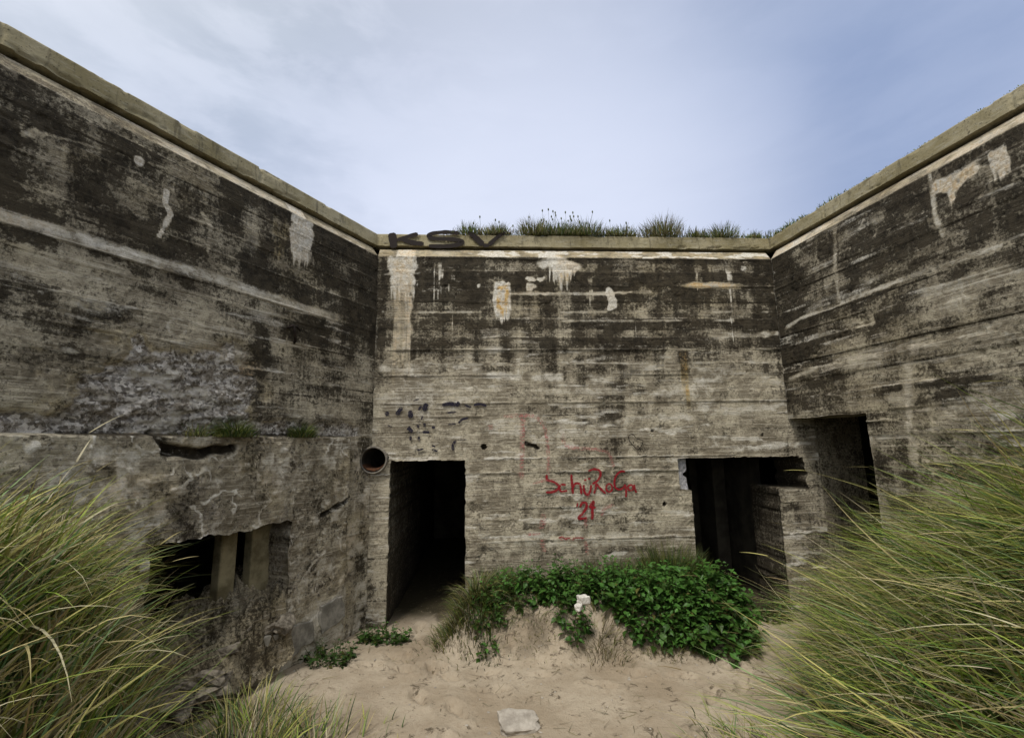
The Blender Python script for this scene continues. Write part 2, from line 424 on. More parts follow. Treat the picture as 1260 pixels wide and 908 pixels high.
    p = np.maximum(p, ss(.6, .9, 1 - np.abs(V - (3.196, 4.392)[1]) / .14) * (1 - ss(.02, .06, np.abs(U - (3.478, 4.394)[0]))) * .8)
    # lighter zone low on the left, above the doorway
    add(spot(U, V, (-0.636, 2.570), .75, .30, .7, 8) * (.3 + .7 * ss(.4, .6, fbm(U * 3, V * 12, 4, 39))), .55, .6)
    add(spot(U, V, (-0.939, 2.825), .35, .35, .7, 9), .42, .6)
    add(spot(U, V, (2.513, 2.747), .5, .12, .7, 10), .5, .6)
    add(spot(U, V, (1.251, 2.757), .6, .06, .8, 12), .5, .6)
    add(spot(U, V, (1.276, 0.938), 1.3, .06, .8, 13), .45, .5)
    add(spot(U, V, (0.924, 2.251), 1.2, .07, .9, 14), .5, .5)
    # bare dark patch by the doorway, holes
    m = spot(U, V, (-0.156, 1.328), .13, .10, .5, 15); g = np.maximum(g, m * .55); p *= 1 - m
    for c, r in (((-0.036, 2.066), .038), ((2.087, 2.236), .02), ((1.239, 2.227), .02), ((2.182, 1.344), .025), ((3.192, 2.120), .018), ((3.506, 2.166), .018)):
        g = np.maximum(g, (1 - ss(r * .7, r * 1.1, np.hypot(U - c[0], V - c[1]))) * 1.7)
    g = np.maximum(g, line(U, V, [(0.485, 2.108), (0.634, 2.046)], .018) * 1.5)
    # darker foot and right corner, pale left corner
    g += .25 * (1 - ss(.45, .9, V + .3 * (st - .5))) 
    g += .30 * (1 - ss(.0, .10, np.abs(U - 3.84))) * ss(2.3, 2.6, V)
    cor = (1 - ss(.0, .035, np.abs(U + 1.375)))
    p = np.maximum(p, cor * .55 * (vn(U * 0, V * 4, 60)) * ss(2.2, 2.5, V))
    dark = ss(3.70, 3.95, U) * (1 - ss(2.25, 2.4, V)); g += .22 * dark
    return np.stack([np.clip(g, -.5, 1.6), cl(p), cl(o), np.zeros_like(g)], -1)
def relief_back(U, V):
    d = board_relief(U, V, 1) * (1 - ss(ZT - .02, ZT, V)) + chamfer(V)
    d += .012 * (fbm(U * 6, V * 12, 4, 70) - .5) * ss(ZT, ZT + .02, V)
    for c, r in (((-0.036, 2.066), .036), ((2.182, 1.344), .02), ((2.087, 2.236), .016)):
        d -= .07 * (1 - ss(r * .8, r, np.hypot(U - c[0], V - c[1])))
    d -= .04 * line(U, V, [(0.485, 2.108), (0.634, 2.046)], .014, .3)
    for p_, q_, s_, r_g in (((0.100, 4.181), (0.345, 3.540), 3, .2), ((0.798, 4.442), (1.201, 3.931), 5, .5), ((-1.256, 4.537), (-0.885, 3.657), 1, .35)):
        d += .014 * drip(U, V, p_, q_, s_, r_g, .01) * (.5 + fbm(U * 18, V * 10, 3, 71))
    d -= .02 * spot(U, V, (-0.156, 1.328), .13, .10, .5, 15)
    return d
def warp_back(U, V):
    near = ss(3.55, 3.6, U) * (1 - ss(1.45, 1.9, np.abs(V - 1.6) + 1.3))          # broken right edge of the wide doorway
    k = (1 - ss(.03, .10, np.abs(U - 4.06))) * ss(1.40, 1.5, V) * (1 - ss(1.93, 1.96, V))
    dU = -.10 * k * fbm(U * 2, V * 9, 3, 80)
    dV = -.06 * k * (fbm(U * 14, V * 3, 3, 81) - .3)
    j = (.012 * (fbm(U * 9, V * 9, 3, 82) - .5) + .010 * ss(.58, .68, fbm(U * 14, V * 14, 3, 83))) * ss(-1.35, -1.2, U) * (1 - ss(3.9, 4.1, U)) * ss(0.1, .3, V) * (1 - ss(2.1, 2.3, V))
    return dU + j, dV + j
DL = (-1.163, -.262, -.6, 1.912)
DR = (2.530, 3.640, -.6, 1.50)
DRN = (2.385, 4.075, 1.50, 1.892)
uB0 = -1.3895; uB1 = 3.872
ug = axis([DL[0], DL[1], DR[0], DR[1], DRN[0], DRN[1], uB1], .0125, uB0, 4.215)
vg = axis([1.5, 1.892, 1.912, 2.368, ZT], .0125, -.25, ZC)
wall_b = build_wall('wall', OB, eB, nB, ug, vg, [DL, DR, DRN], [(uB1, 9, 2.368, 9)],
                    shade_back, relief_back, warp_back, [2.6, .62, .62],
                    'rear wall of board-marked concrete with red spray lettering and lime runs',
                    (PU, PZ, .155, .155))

# ------------------------------------------------------------------ left wall   (u = distance from the inner corner)
LEDGE = 2.205
def spall_mask(U, V):
    c = (2.421, 2.480)
    r = np.hypot((U - 2.27) / .80, (V - 2.46) / .50) + .35 * (fbm(U * 4, V * 4, 4, 91) - .5) * 2
    m = 1 - ss(.75, .98, r)
    m2 = spot(U, V, (1.95, 2.62), .42, .36, .5, 92)
    return cl(np.maximum(m, m2)) * ss(LEDGE, LEDGE + .02, V)
def strip_mask(U, V):       # rough crumbling course just above the ledge
    return ss(LEDGE, LEDGE + .01, V) * (1 - ss(LEDGE + .10, LEDGE + .17, V + .10 * (fbm(U * 6, V * 6, 3, 93) - .5))) * ss(.12, .25, U)
def shade_left(U, V):
    f, lip, dk, r1, r2 = board_stain(U, V, 2)
    st = fbm(U * 6, V * .4, 4, 131); st2 = fbm(U * 2, V * .3, 3, 133); big = fbm(U * 1.2, V * 1.6, 4, 132)
    fine = fbm(U * 10, V * 10, 4, 134)
    top = ss(3.45, 3.62, V + (st2 - .5) * .25 + .02 * (U))
    hs = fbm(U * 2.4, V * 22, 5, 138); hb = fbm(U * 4, V * 6, 5, 139)
    g = top * (.60 + .35 * st + .9 * (f - .5) + 1.7 * (hb - .5)) + (1 - top) * (.40 + .8 * (f - .5) + .6 * (big - .5) + 1.5 * (hb - .5) + .6 * (hs - .5) + .5 * (st - .5))
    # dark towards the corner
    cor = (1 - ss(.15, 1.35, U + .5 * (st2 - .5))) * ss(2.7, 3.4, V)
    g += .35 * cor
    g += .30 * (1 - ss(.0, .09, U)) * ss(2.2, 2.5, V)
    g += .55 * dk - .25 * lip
    # pale course under the dark cap
    strip = (1 - ss(.02, .075, np.abs(V - (3.55 - .0 * U) + .05 * (fbm(U * 1.2, V, 2, 140) - .5)))) * ss(.2, 1.0, U)
    p = .28 * lip * (.4 + r2) + .75 * strip * (.4 + .8 * fine) + .35 * ss(.56, .70, f) * (1 - top) * ss(2.9, 3.5, V)
    g -= .5 * strip
    p += .5 * ss(.55, .70, fbm(U * 2.2, V * 14, 5, 137)) * (1 - .7 * top)
    o = .2 * ss(.5, .7, big)
    def add(m, k, kg=1.0):
        nonlocal p, g
        p = np.maximum(p, m * k); g = g * (1 - kg * m)
    add(spot(U, V, (2.651, 4.312), .035, .05, .3, 1, 12), 1.4)
    add(line(U, V, [(2.442, 4.160), (2.445, 4.060), (2.396, 3.984), (2.422, 3.887), (2.458, 3.775)], .017, .4), 1.2)
    add(line(U, V, [(2.392, 4.266), (2.396, 4.184)], .012), .5); add(line(U, V, [(2.164, 4.107), (2.073, 4.012), (2.087, 3.780)], .012), .4)
    add(line(U, V, [(3.276, 4.129), (3.205, 4.193), (3.133, 4.210)], .016, .6, .5), .6); add(line(U, V, [(3.133, 4.210), (2.761, 4.301), (2.370, 4.366)], .008, .6, .8), .35)
    add(drip(U, V, (1.295, 4.551), (0.988, 3.812), 7, .35, .012), 1.3); m = drip(U, V, (1.278, 4.179), (0.988, 3.812), 8, .5, .02); add(m, .75, .6)
    m = drip(U, V, (1.511, 4.413), (1.306, 3.774), 9, .4, .02); o = np.maximum(o, m * .6); g -= .25 * m
    m = spot(U, V, (1.694, 4.012), .10, .28, .7, 9); add(m * (.3 + fine), .5, .5)
    # black damp column under the pale course
    m = (1 - ss(.05, .13, np.abs(U - (1.544, 2.858)[0] + .10 * (fbm(U * 4, V * 2.5, 3, 141) - .5)))) * ss(2.30, 2.6, V) * (1 - ss(3.15, 3.35, V)) * ss(.28, .5, fbm(U * 5, V * 5, 3, 142)); g += .75 * m
    g += .6 * spot(U, V, (1.611, 3.798), .16, .30, .6, 22)
    g += .35 * spot(U, V, (2.679, 3.490), .5, .10, .8, 23); g += .3 * spot(U, V, (2.862, 2.979), .9, .16, .8, 24)
    ring = np.abs(np.hypot(U - (2.261, 3.074)[0], V - (2.261, 3.074)[1]) - .068); add(1 - ss(.008, .02, ring), .5, .5)
    # spalled stone and the rough course
    sp = np.maximum(spall_mask(U, V), .75 * strip_mask(U, V))
    edge = spall_mask(U, V); edge = edge * (1 - edge) * 4
    o = np.maximum(o, .5 * edge); g = g * (1 - .8 * sp) + .16 * sp * ss(.48, .62, fbm(U * 7, V * 9, 4, 143))
    p = p * (1 - sp) + .55 * sp * ss(.50, .62, fbm(U * 5 + V * 2, V * 9, 4, 144))
    # render coat below the ledge
    low = 1 - ss(LEDGE - .012, LEDGE, V)
    coat = low * ss(.37, .39, U)
    wn = fbm(U * 5, V * 4, 5, 145)
    crz = ss(.05, .0, np.abs(fbm(U * 2.6, V * 2.6, 4, 146) - .5)) * ss(.5, 1.3, V)      # web of lime veins
    crz2 = ss(.035, .0, np.abs(fbm(U * 6 + V * 2, V * 1.4, 3, 147) - .5))
    ce, ci = cells(U, V, .24, 5, .6); ce2, ci2 = cells(U * .8, V, .11, 9)
    act = ss(.36, .56, fbm(U * 1.8, V * 1.8, 4, 148)); act2 = ss(.45, .6, fbm(U * 2.4, V * 2.4, 4, 153))
    act = act * ss(.37, .45, U) * ss(.8, 1.1, V)
    vein = (1 - ss(.004, .034, ce)) * act * 1.1 * ss(.40, .62, fbm(U * 7, V * 7, 4, 154)); vein2 = (1 - ss(.002, .016, ce2)) * act2 * .7 * ss(.37, .45, U)
    gl = .27 + 1.3 * (wn - .5) + .3 * (st - .5) + .22 * (ci - .5) * act + .12 * (ci2 - .5)
    pl = np.maximum(np.maximum(1.0 * vein, .8 * vein2), .8 * crz2 * ss(.45, .6, fbm(U * 2, V * 2, 3, 147)))
    pl = np.maximum(pl, .62 * ss(.47, .68, fbm(U * 7, V * 7, 5, 149))); gl -= .5 * pl
    g = g * (1 - low) + gl * low; p = p * (1 - low) + pl * low
    o = o * (1 - low) + low * .25 * ss(.5, .7, fbm(U * 2, V * 2, 3, 149))
    sp = np.maximum(sp, low * .38 * ss(.45, .6, fbm(U * 3, V * 3, 4, 150)))
    # smooth repair plaster near the foot
    rp = np.zeros_like(U)
    for (pa, pb) in (((.32, .93), (.18, .62)), ((.98, 1.26), (.0, .42))):
        a0, a1 = pa; z0, z1 = pb
        n_ = .05 * (fbm(U * 6, V * 6, 3, 151) - .5)
        sl = z1 - .22 * (U - a0) 
        rp = np.maximum(rp, ss(a0 - .01, a0 + .02, U + n_) * (1 - ss(a1 - .02, a1 + .01, U + n_)) * (1 - ss(sl - .03, sl + .01, V + n_)) * ss(z0 - .2, z0 - .1, V))
    g = g * (1 - rp) - .35 * rp; p = p * (1 - rp) + .62 * rp; sp = sp * (1 - .9 * rp); o *= 1 - .7 * rp
    # joint between the coat and the bare corner, crack
    g += low * .7 * (1 - ss(.0, .022, np.abs(U - .38))) * ss(.42, .55, vn(U * 0, V * 5, 152) + .25)
    g += low * (1 - ss(.37, .39, U)) * (.35 * (1 - ss(.02, .14, np.abs(U - .10))))
    g = np.maximum(g, line(U, V, [(0.745, 1.401), (0.554, 1.451), (0.350, 1.532)], .028) * 1.3)
    g = np.maximum(g, line(U, V, [(2.886, 2.212), (2.340, 2.207), (1.626, 2.207), (0.424, 2.209)], .018) * .8)
    g = np.maximum(g, line(U, V, [(2.274, 2.102), (2.031, 2.059), (1.744, 2.101)], .035, .4) * 1.5); 
    o = np.maximum(o, line(U, V, [(1.888, 2.069), (1.736, 2.093)], .02) * .8)
    g = np.maximum(g, line(U, V, [(2.340, 2.207), (2.260, 2.077)], .035) * 1.1)
    add(line(U, V, [(2.565, 2.032), (2.536, 1.888), (2.501, 1.744)], .035), .8, .8)
    # rough stained rim of the embrasure
    band = ss(ZT - .01, ZT + .012, V)
    g = g * (1 - band) + band * (.16 + .4 * (1 - ss(.35, .6, fbm(U * 3, V * 9, 4, 155))))
    p = np.maximum(p * (1 - band), band * (.34 + .3 * ss(.5, .65, fbm(U * 4, V * 12, 4, 156)))); o = np.where(band > .5, .3, o)
    p = np.maximum(p, band * (1 - ss(.08, .14, np.abs(U - (1.208, 4.593)[0]))) * .9)
    return np.stack([np.clip(g, -.5, 1.6), cl(p), cl(o), cl(sp)], -1)
def relief_left(U, V):
    d = board_relief(U, V, 2) * (1 - ss(ZT - .02, ZT, V)) + chamfer(V)
    s = spall_mask(U, V)
    d -= s * (.022 + .11 * (fbm(U * 8 + V * 6, V * 15 - U * 2, 5, 160) - .35))
    d -= strip_mask(U, V) * (.02 + .06 * (fbm(U * 16, V * 16, 4, 161) - .3))
    low = 1 - ss(LEDGE - .012, LEDGE, V)
    coat = low * ss(.370, .385, U)
    fade = np.exp(-((U - 1.6) / .9) ** 2 * .0)
    d = d * (1 - coat) + coat * (.045 + .03 * (fbm(U * 4, V * 4, 5, 162) - .5) + .030 * (fbm(U * 16, V * 16, 5, 163) - .5) + .008 * (1 - ss(.0, .03, cells(U, V, .24, 5, .6)[0])) + .010 * (cells(U, V, .24, 5, .6)[1] - .5)) 
    c = line(U, V, [(2.274, 2.102), (2.031, 2.059), (1.744, 2.101)], .035, .4); d -= c * .09
    c = line(U, V, [(2.340, 2.207), (2.260, 2.077)], .035, .4); d -= c * .05
    d -= .05 * line(U, V, [(0.745, 1.401), (0.554, 1.451), (0.350, 1.532)], .02, .4)
    d -= low * (1 - ss(.03, .12, np.abs(U - .12))) * .015
    return d
def warp_left(U, V):
    k = ss(.95, 1.08, U) * (1 - ss(2.35, 2.6, U)) * (1 - ss(1.5, 1.7, V)) * ss(-.1, .1, V)
    return k * .09 * (fbm(U * 6, V * 6, 4, 170) - .5), k * .09 * (fbm(U * 7, V * 7, 4, 171) - .5)
EM = (1.105, 2.30, .58, 1.385); EM2 = (1.42, 2.30, .34, .58)
ug = axis([EM[0], EM[1], EM2[0], .37, 3.55], .0115, 0, 8.0, coarse=((3.55, 9, .05),))
vg = axis([EM[2], EM[3], EM2[2], LEDGE, ZT], .0115, -.25, ZC)
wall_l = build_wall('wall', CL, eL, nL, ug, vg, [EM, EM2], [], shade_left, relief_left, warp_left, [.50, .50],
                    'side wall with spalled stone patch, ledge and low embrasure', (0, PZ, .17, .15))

# ------------------------------------------------------------------ right wall
def shade_right(U, V):
    f, lip, dk, r1, r2 = board_stain(U, V, 3)
    st = fbm(U * 6, V * .4, 4, 231); st2 = fbm(U * 2, V * .3, 3, 233); big = fbm(U * 1.3, V * 1.6, 4, 232); fine = fbm(U * 10, V * 10, 4, 234)
    top = ss(2.75, 3.5, V - .30 * (U - 1.2) + (st2 - .5) * .6)
    hs = fbm(U * 2.2, V * 20, 5, 238); hb = fbm(U * 4, V * 6, 5, 239)
    g = top * (.62 + .35 * st + .9 * (f - .5) + 1.5 * (hb - .5)) + (1 - top) * (.42 + .9 * (f - .5) + .6 * (big - .5) + 1.4 * (hb - .5) + .7 * (hs - .5) + .5 * (st - .5))
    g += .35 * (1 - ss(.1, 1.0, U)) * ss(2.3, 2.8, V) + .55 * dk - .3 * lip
    p = .42 * lip * (.3 + r2) + .40 * ss(.55, .7, f) * (1 - top) + .5 * ss(.55, .70, fbm(U * 1.8, V * 15, 5, 237))
    o = .15 * ss(.5, .7, big)
    def add(m, k, kg=1.0):
        nonlocal p, g
        p = np.maximum(p, m * k); g = g * (1 - kg * m)
    add(line(U, V, [(1.007, 4.481), (0.950, 4.024), (0.934, 3.625)], .022, .6, .5), .55); 
    add(line(U, V, [(0.142, 3.545), (0.377, 3.589), (0.931, 3.607), (1.733, 3.636), (2.447, 3.626)], .024, .7, .5), .75, .8)
    add(line(U, V, [(1.081, 3.368), (1.295, 3.284), (1.291, 3.373)], .02), .3)
    add(spot(U, V, (1.166, 3.291), .12, .025, .7, 31), .6)
    add(line(U, V, [(0.100, 2.881), (0.468, 2.927), (1.019, 2.955), (1.548, 2.931)], .026, .7, .5), .65, .7)
    add(line(U, V, [(1.554, 2.970), (1.921, 2.968), (2.342, 2.940)], .09, .8, .5), .55, .6)
    add(spot(U, V, (2.129, 3.267), .5, .12, .7, 32), .45, .7); add(spot(U, V, (2.208, 3.386), .45, .08, .7, 33), .4, .6)
    m = drip(U, V, (2.145, 4.404), (2.212, 4.024), 35, .4, .02); m = np.maximum(m, line(U, V, [(2.086, 4.376), (2.193, 4.328), (2.360, 4.341)], .055)); m = np.maximum(m, spot(U, V, (2.189, 4.299), .10, .07, .6, 34))
    add(m, 1.3); o = np.maximum(o, m * .55)
    m = drip(U, V, (2.468, 4.429), (2.610, 3.995), 36, .4, .02); add(m, 1.3); o = np.maximum(o, m * .4)
    add(line(U, V, [(2.039, 4.534), (2.043, 4.369), (2.029, 4.135), (2.062, 3.898)], .02), .6)
    add(spot(U, V, (1.465, 4.358), .10, .16, .8, 37), .35, .5)
    add(line(U, V, [(1.589, 2.787), (1.520, 2.323), (1.504, 1.862)], .05), .55, .5); add(spot(U, V, (1.481, 2.484), .20, .14, .8, 38), .45, .6)
    add(spot(U, V, (2.022, 2.360), .5, .10, .8, 39), .45, .5)
    g += .5 * spot(U, V, (1.918, 2.513), .25, .12, .7, 40); g += .4 * spot(U, V, (1.160, 1.728), .1, .3, .7, 41)
    band = ss(ZT - .01, ZT + .012, V)
    g = g * (1 - band) + band * (.14 + .4 * (1 - ss(.35, .6, fbm(U * 3, V * 9, 4, 255))))
    p = np.maximum(p * (1 - band), band * (.40 + .4 * (1 - ss(.2, 1.2, U)) + .3 * ss(.5, .65, fbm(U * 4, V * 12, 4, 256)))); o = np.where(band > .5, .35, o)
    cor = 1 - ss(.0, .02, U); p = np.maximum(p, cor * .5)
    return np.stack([np.clip(g, -.5, 1.6), cl(p), cl(o), np.zeros_like(g)], -1)
def relief_right(U, V): return board_relief(U, V, 3) * (1 - ss(ZT - .02, ZT, V)) + chamfer(V)
def warp_right(U, V):
    k = (1 - ss(1.3, 1.6, U)) * (1 - ss(2.6, 2.9, V)) * ss(.03, .1, U)
    return k * .02 * (fbm(U * 5, V * 5, 4, 270) - .5), k * .03 * (fbm(U * 4, V * 5, 4, 271) - .5)
OR_ = (0, 1.085, -.6, 2.368)
ug = axis([1.085, 2.95], .0125, 0, 8.0, coarse=((2.95, 9, .05),))
vg = axis([2.368, ZT], .0125, -.25, ZC)
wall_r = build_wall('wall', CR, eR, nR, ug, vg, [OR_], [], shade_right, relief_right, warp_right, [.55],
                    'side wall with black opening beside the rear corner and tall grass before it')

# ------------------------------------------------------------------ coping: three runs mitred at the corners
def isect(p, d, q, e):
    A = np.array([[d[0], -e[0]], [d[1], -e[1]]]); t = np.linalg.solve(A, q - p); return p + d * t[0]
prof = [(.34, 4.704), (.082, 4.704)] + [(.082 + .012 * k / 14, 4.706 + .161 * k / 14) for k in range(15)] + [(.105, 4.876), (.5, 4.90), (1.2, 4.90)]
SO = .012                                    # the side copings hang out a little farther
def coping(which, seed, label):
    pts = []; N = 620
    for (d, z) in prof:
        lb, ll, lr = OB - nB * d, CL - nL * (d - SO), CR - nR * (d - SO)
        a = isect(lb, eB, ll, eL); b = isect(lb, eB, lr, eR)
        if which == 'b': P, Q = a, b
        elif which == 'l': P, Q = CL + eL * 8 - nL * (d - SO), a
        else: P, Q = b, CR + eR * 8 - nR * (d - SO)
        t = np.linspace(0, 1, N)[:, None]
        pts.append(np.concatenate([P + (Q - P) * t, np.full((N, 1), z)], 1))
    P = np.array(pts)                                               # profile x along x 3
    n = {'b': nB, 'l': nL, 'r': nR}[which]; ln = np.hypot(*(P[1, -1, :2] - P[1, 0, :2]))
    s = np.linspace(0, ln, N)[None]; z = P[:, :, 2]
    k = ((np.arange(len(prof)) >= 1) & (np.arange(len(prof)) < 18))[:, None]
    w = .008 * (fbm(s * 2.2, z * 8, 5, seed) - .5) - .022 * ss(.60, .68, fbm(s * 4, z * 12, 4, seed + 1)) * (1 - ss(4.71, 4.77, z)) - .014 * ss(.62, .70, fbm(s * 5, z * 9, 4, seed + 2)) * ss(4.83, 4.865, z)
    for c_ in np.arange(.9, 9, 1.83): w = w - .012 * (1 - ss(.004, .022, np.abs(s - c_ - .03 * (fbm(z * 20, z * 0, 2, seed + 3) - .5))))
    end = ss(0, .06, s) * ss(0, .06, ln - s)
    P[:, :, 0] += n[0] * w * k * end; P[:, :, 1] += n[1] * w * k * end
    P[:, :, 2] += (.005 * (fbm(s * 3.1, s * 0, 5, seed + 4) - .5) * ss(4.8, 4.87, z) + .022 * (fbm(s * 5, s * 0, 4, seed + 5) - .5) * (1 - ss(4.69, 4.74, z))) * end
    idx = np.arange(len(prof) * N).reshape(len(prof), N)
    F = np.stack([idx[:-1, :-1], idx[:-1, 1:], idx[1:, 1:], idx[1:, :-1]], -1).reshape(-1, 4)
    o = mk('coping', P.reshape(-1, 3), F, M['coping'], bunker, smooth=False)
    o['label'] = label
    return o
cop_b = coping('b', 301, 'smooth coping along the rear wall with KSV in faded black paint')
coping('l', 305, 'smooth olive coping along the wall with the embrasure')
coping('r', 309, 'smooth olive coping with dry grass along its top')
# recess behind the joint between wall and coping
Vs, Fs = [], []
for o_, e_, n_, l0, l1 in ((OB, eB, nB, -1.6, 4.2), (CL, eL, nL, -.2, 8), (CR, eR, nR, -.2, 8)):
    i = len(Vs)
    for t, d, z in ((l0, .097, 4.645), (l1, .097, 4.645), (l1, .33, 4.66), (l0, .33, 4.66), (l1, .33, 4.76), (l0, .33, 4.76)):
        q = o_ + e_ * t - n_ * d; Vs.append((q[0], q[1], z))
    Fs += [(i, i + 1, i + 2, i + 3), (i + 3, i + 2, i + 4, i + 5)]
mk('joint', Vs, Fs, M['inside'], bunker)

# roof and the outer faces of the block
a0 = CL + eL * 8; b0 = CR + eR * 8
def off(p, n, d): q = p - n * d; return (q[0], q[1])
inL = isect(OB - nB * .6, eB, CL - nL * .6, eL); inR = isect(OB - nB * .6, eB, CR - nR * .6, eR)
plan = [off(a0, nL, .6), tuple(inL), tuple(inR), off(b0, nR, .6), (10.5, -2.0), (10.5, 13), (-11, 13), (-11, -2.0)]
Vs = [(x, y, 4.89) for x, y in plan] + [(x, y, -.5) for x, y in plan]
n_ = len(plan)
Fs = [(0, 1, 6, 7), (1, 2, 5, 6), (2, 3, 4, 5)] + [(i, (i + 1) % n_, (i + 1) % n_ + n_, i + n_) for i in (3, 4, 5, 6, 7)]
mk('roof', Vs, Fs, M['coping'], bunker)
# end faces of the side walls
for c, n in ((a0, nL), (b0, nR)):
    q = off(c, n, .0); w = off(c, n, .62)
    mk('end_wall', [(q[0], q[1], -.3), (w[0], w[1], -.3), (w[0], w[1], 4.68), (q[0], q[1], 4.5)], [(0, 1, 2, 3)], M['inside'], bunker)

# ------------------------------------------------------------------ rooms
def room(name, plan, z0, z1, closed=False, label=None, floor=False):
    """inward room from a floor plan polyline, with ceiling and optional floor"""
    Vs = []; Fs = []
    for x, y in plan: Vs += [(x, y, z0), (x, y, z1)]
    k = len(plan)
    for i in range(k if closed else k - 1):
        j = (i + 1) % k; Fs.append((2 * i, 2 * i + 1, 2 * j + 1, 2 * j))
    Fs.append(tuple(2 * i + 1 for i in range(k)))
    if floor: Fs.append(tuple(2 * i for i in reversed(range(k))))
    o = mk(name, Vs, Fs, M['inside'], bunker)
    if label: o['label'] = label
    return o
def bk(u, d): q = OB + eB * u - nB * d; return (q[0], q[1])
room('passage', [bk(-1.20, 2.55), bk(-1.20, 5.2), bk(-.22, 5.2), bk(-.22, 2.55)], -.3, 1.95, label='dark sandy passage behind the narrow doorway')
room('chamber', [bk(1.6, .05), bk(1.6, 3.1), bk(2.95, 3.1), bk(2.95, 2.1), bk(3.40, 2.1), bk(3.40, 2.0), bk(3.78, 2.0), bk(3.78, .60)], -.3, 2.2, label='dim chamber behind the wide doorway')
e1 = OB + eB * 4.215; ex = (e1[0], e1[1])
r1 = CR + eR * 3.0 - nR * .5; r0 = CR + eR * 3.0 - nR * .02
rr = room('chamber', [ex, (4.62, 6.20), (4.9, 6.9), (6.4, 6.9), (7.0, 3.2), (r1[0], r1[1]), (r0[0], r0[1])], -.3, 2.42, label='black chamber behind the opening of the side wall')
q0 = np.array(ex); q1 = np.array((4.62, 6.20)); kk = np.linspace(0, 1, 40)[:, None]; zz = np.linspace(-.25, 2.41, 90)
A = (q0 + (q1 - q0) * kk); V = np.array([(a[0] + .010 * (float(fbm(np.array(z_ * 9), np.array(a[0] * 4), 3, 95)) - .5), a[1] - .004, z_) for a in A for z_ in zz])
idx = np.arange(len(V)).reshape(40, 90); F = np.stack([idx[:-1, :-1], idx[1:, :-1], idx[1:, 1:], idx[:-1, 1:]], -1).reshape(-1, 4)
o = mk('return_wall', V, F, M['concrete'], bunker, {'stain': np.stack([.45 + .5 * (fbm(V[:, 0] * 3, V[:, 2] * 3, 4, 96) - .5), V[:, 0] * 0, V[:, 0] * 0 + .1, V[:, 0] * 0], -1)}, smooth=True)
# boarded inner corner pier seen through the wide doorway
def boxv(c, ex_, ey, ez0, ez1, hx, hy):
    V = []
    for z in (ez0, ez1):
        for a, b in ((-1, -1), (1, -1), (1, 1), (-1, 1)):
            q = np.array(c) + np.array(ex_) * a * hx + np.array(ey) * b * hy; V.append((q[0], q[1], z))
    return V, [(0, 1, 5, 4), (1, 2, 6, 5), (2, 3, 7, 6), (3, 0, 4, 7), (4, 5, 6, 7), (3, 2, 1, 0)]
def bevel_box(name, c, ex_, ey, z0, z1, hx, hy, mat, bev=.012, rough=.0):
    V, F = boxv(c, ex_, ey, z0, z1, hx, hy)
    o = mk(name, V, F, mat, bunker)
    m = o.modifiers.new('bevel', 'BEVEL'); m.width = bev; m.segments = 2
    return o
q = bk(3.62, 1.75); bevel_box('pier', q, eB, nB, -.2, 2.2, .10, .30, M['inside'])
# embrasure chamber and its two pillars
def lw(u, d): q = CL + eL * u - nL * d; return (q[0], q[1])
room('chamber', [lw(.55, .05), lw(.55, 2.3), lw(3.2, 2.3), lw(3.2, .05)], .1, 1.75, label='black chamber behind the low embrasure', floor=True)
for u, d, hw in [(1.518, 0.3, 0.076), (1.177, 0.3, 0.121)]:
    q = lw(u, d); o = bevel_box('pillar', q, eL, nL, .1, 1.6, hw, .06, M['pillar'], .015)
# broken sloping sill of the embrasure
gu = np.linspace(1.08, 2.32, 110); gd = np.linspace(-.16, .62, 70)
A, Dd = np.meshgrid(gu, gd, indexing='ij')
Z = .64 - .26 * (A - 1.10) + .22 * ss(-.1, .45, Dd) - .42 * (1 - ss(-.16, .04, Dd)) + .30 * (fbm(A * 5, Dd * 5, 5, 401) - .5) + .20 * (np.abs(fbm(A * 11, Dd * 6, 4, 402) - .5) * 2)
P = np.stack([CL[0] + eL[0] * A - nL[0] * Dd, CL[1] + eL[1] * A - nL[1] * Dd, Z], -1).reshape(-1, 3)
idx = np.arange(A.size).reshape(A.shape)
F = np.stack([idx[:-1, :-1], idx[1:, :-1], idx[1:, 1:], idx[:-1, 1:]], -1).reshape(-1, 4)
s4 = np.stack([.42 + .9 * (fbm(A * 6, Dd * 6, 4, 403) - .4), .3 * ss(.5, .7, fbm(A * 4, Dd * 4, 3, 404)), .3 * np.ones_like(A), .2 * np.ones_like(A)], -1)
sill = mk('sill', P, F, M['concrete'], bunker, {'stain': s4.reshape(-1, 4)}, smooth=False)
sill['label'] = 'broken sloping sill of crumbled concrete'
# pale broken block in the notch of the wide doorway
A, Z = np.meshgrid(np.linspace(2.375, 2.535, 22), np.linspace(1.46, 1.895, 50), indexing='ij')
Dp = .055 + .05 * fbm(A * 14, Z * 14, 4, 410)
edge = 2.535 - .035 * fbm(Z * 6, Z * 0, 3, 411) - .045 * ss(.05, .0, np.abs(Z - 1.69))
A2 = np.where(A > 2.45, 2.45 + (A - 2.45) * (edge - 2.45) / .085, A)
P = np.stack([OB[0] + eB[0] * A2 - nB[0] * Dp, OB[1] + eB[1] * A2 - nB[1] * Dp, Z], -1)
P2 = P.copy()[-1:, :, :]; back = P2[0].copy(); back[:, 0] -= nB[0] * .5; back[:, 1] -= nB[1] * .5
V = np.concatenate([P.reshape(-1, 3), back]); idx = np.arange(A.size).reshape(A.shape)
F = [(*q,) for q in np.stack([idx[:-1, :-1], idx[1:, :-1], idx[1:, 1:], idx[:-1, 1:]], -1).reshape(-1, 4)]
nb_ = A.size
F += [(idx[-1, j], nb_ + j, nb_ + j + 1, idx[-1, j + 1]) for j in range(A.shape[1] - 1)]
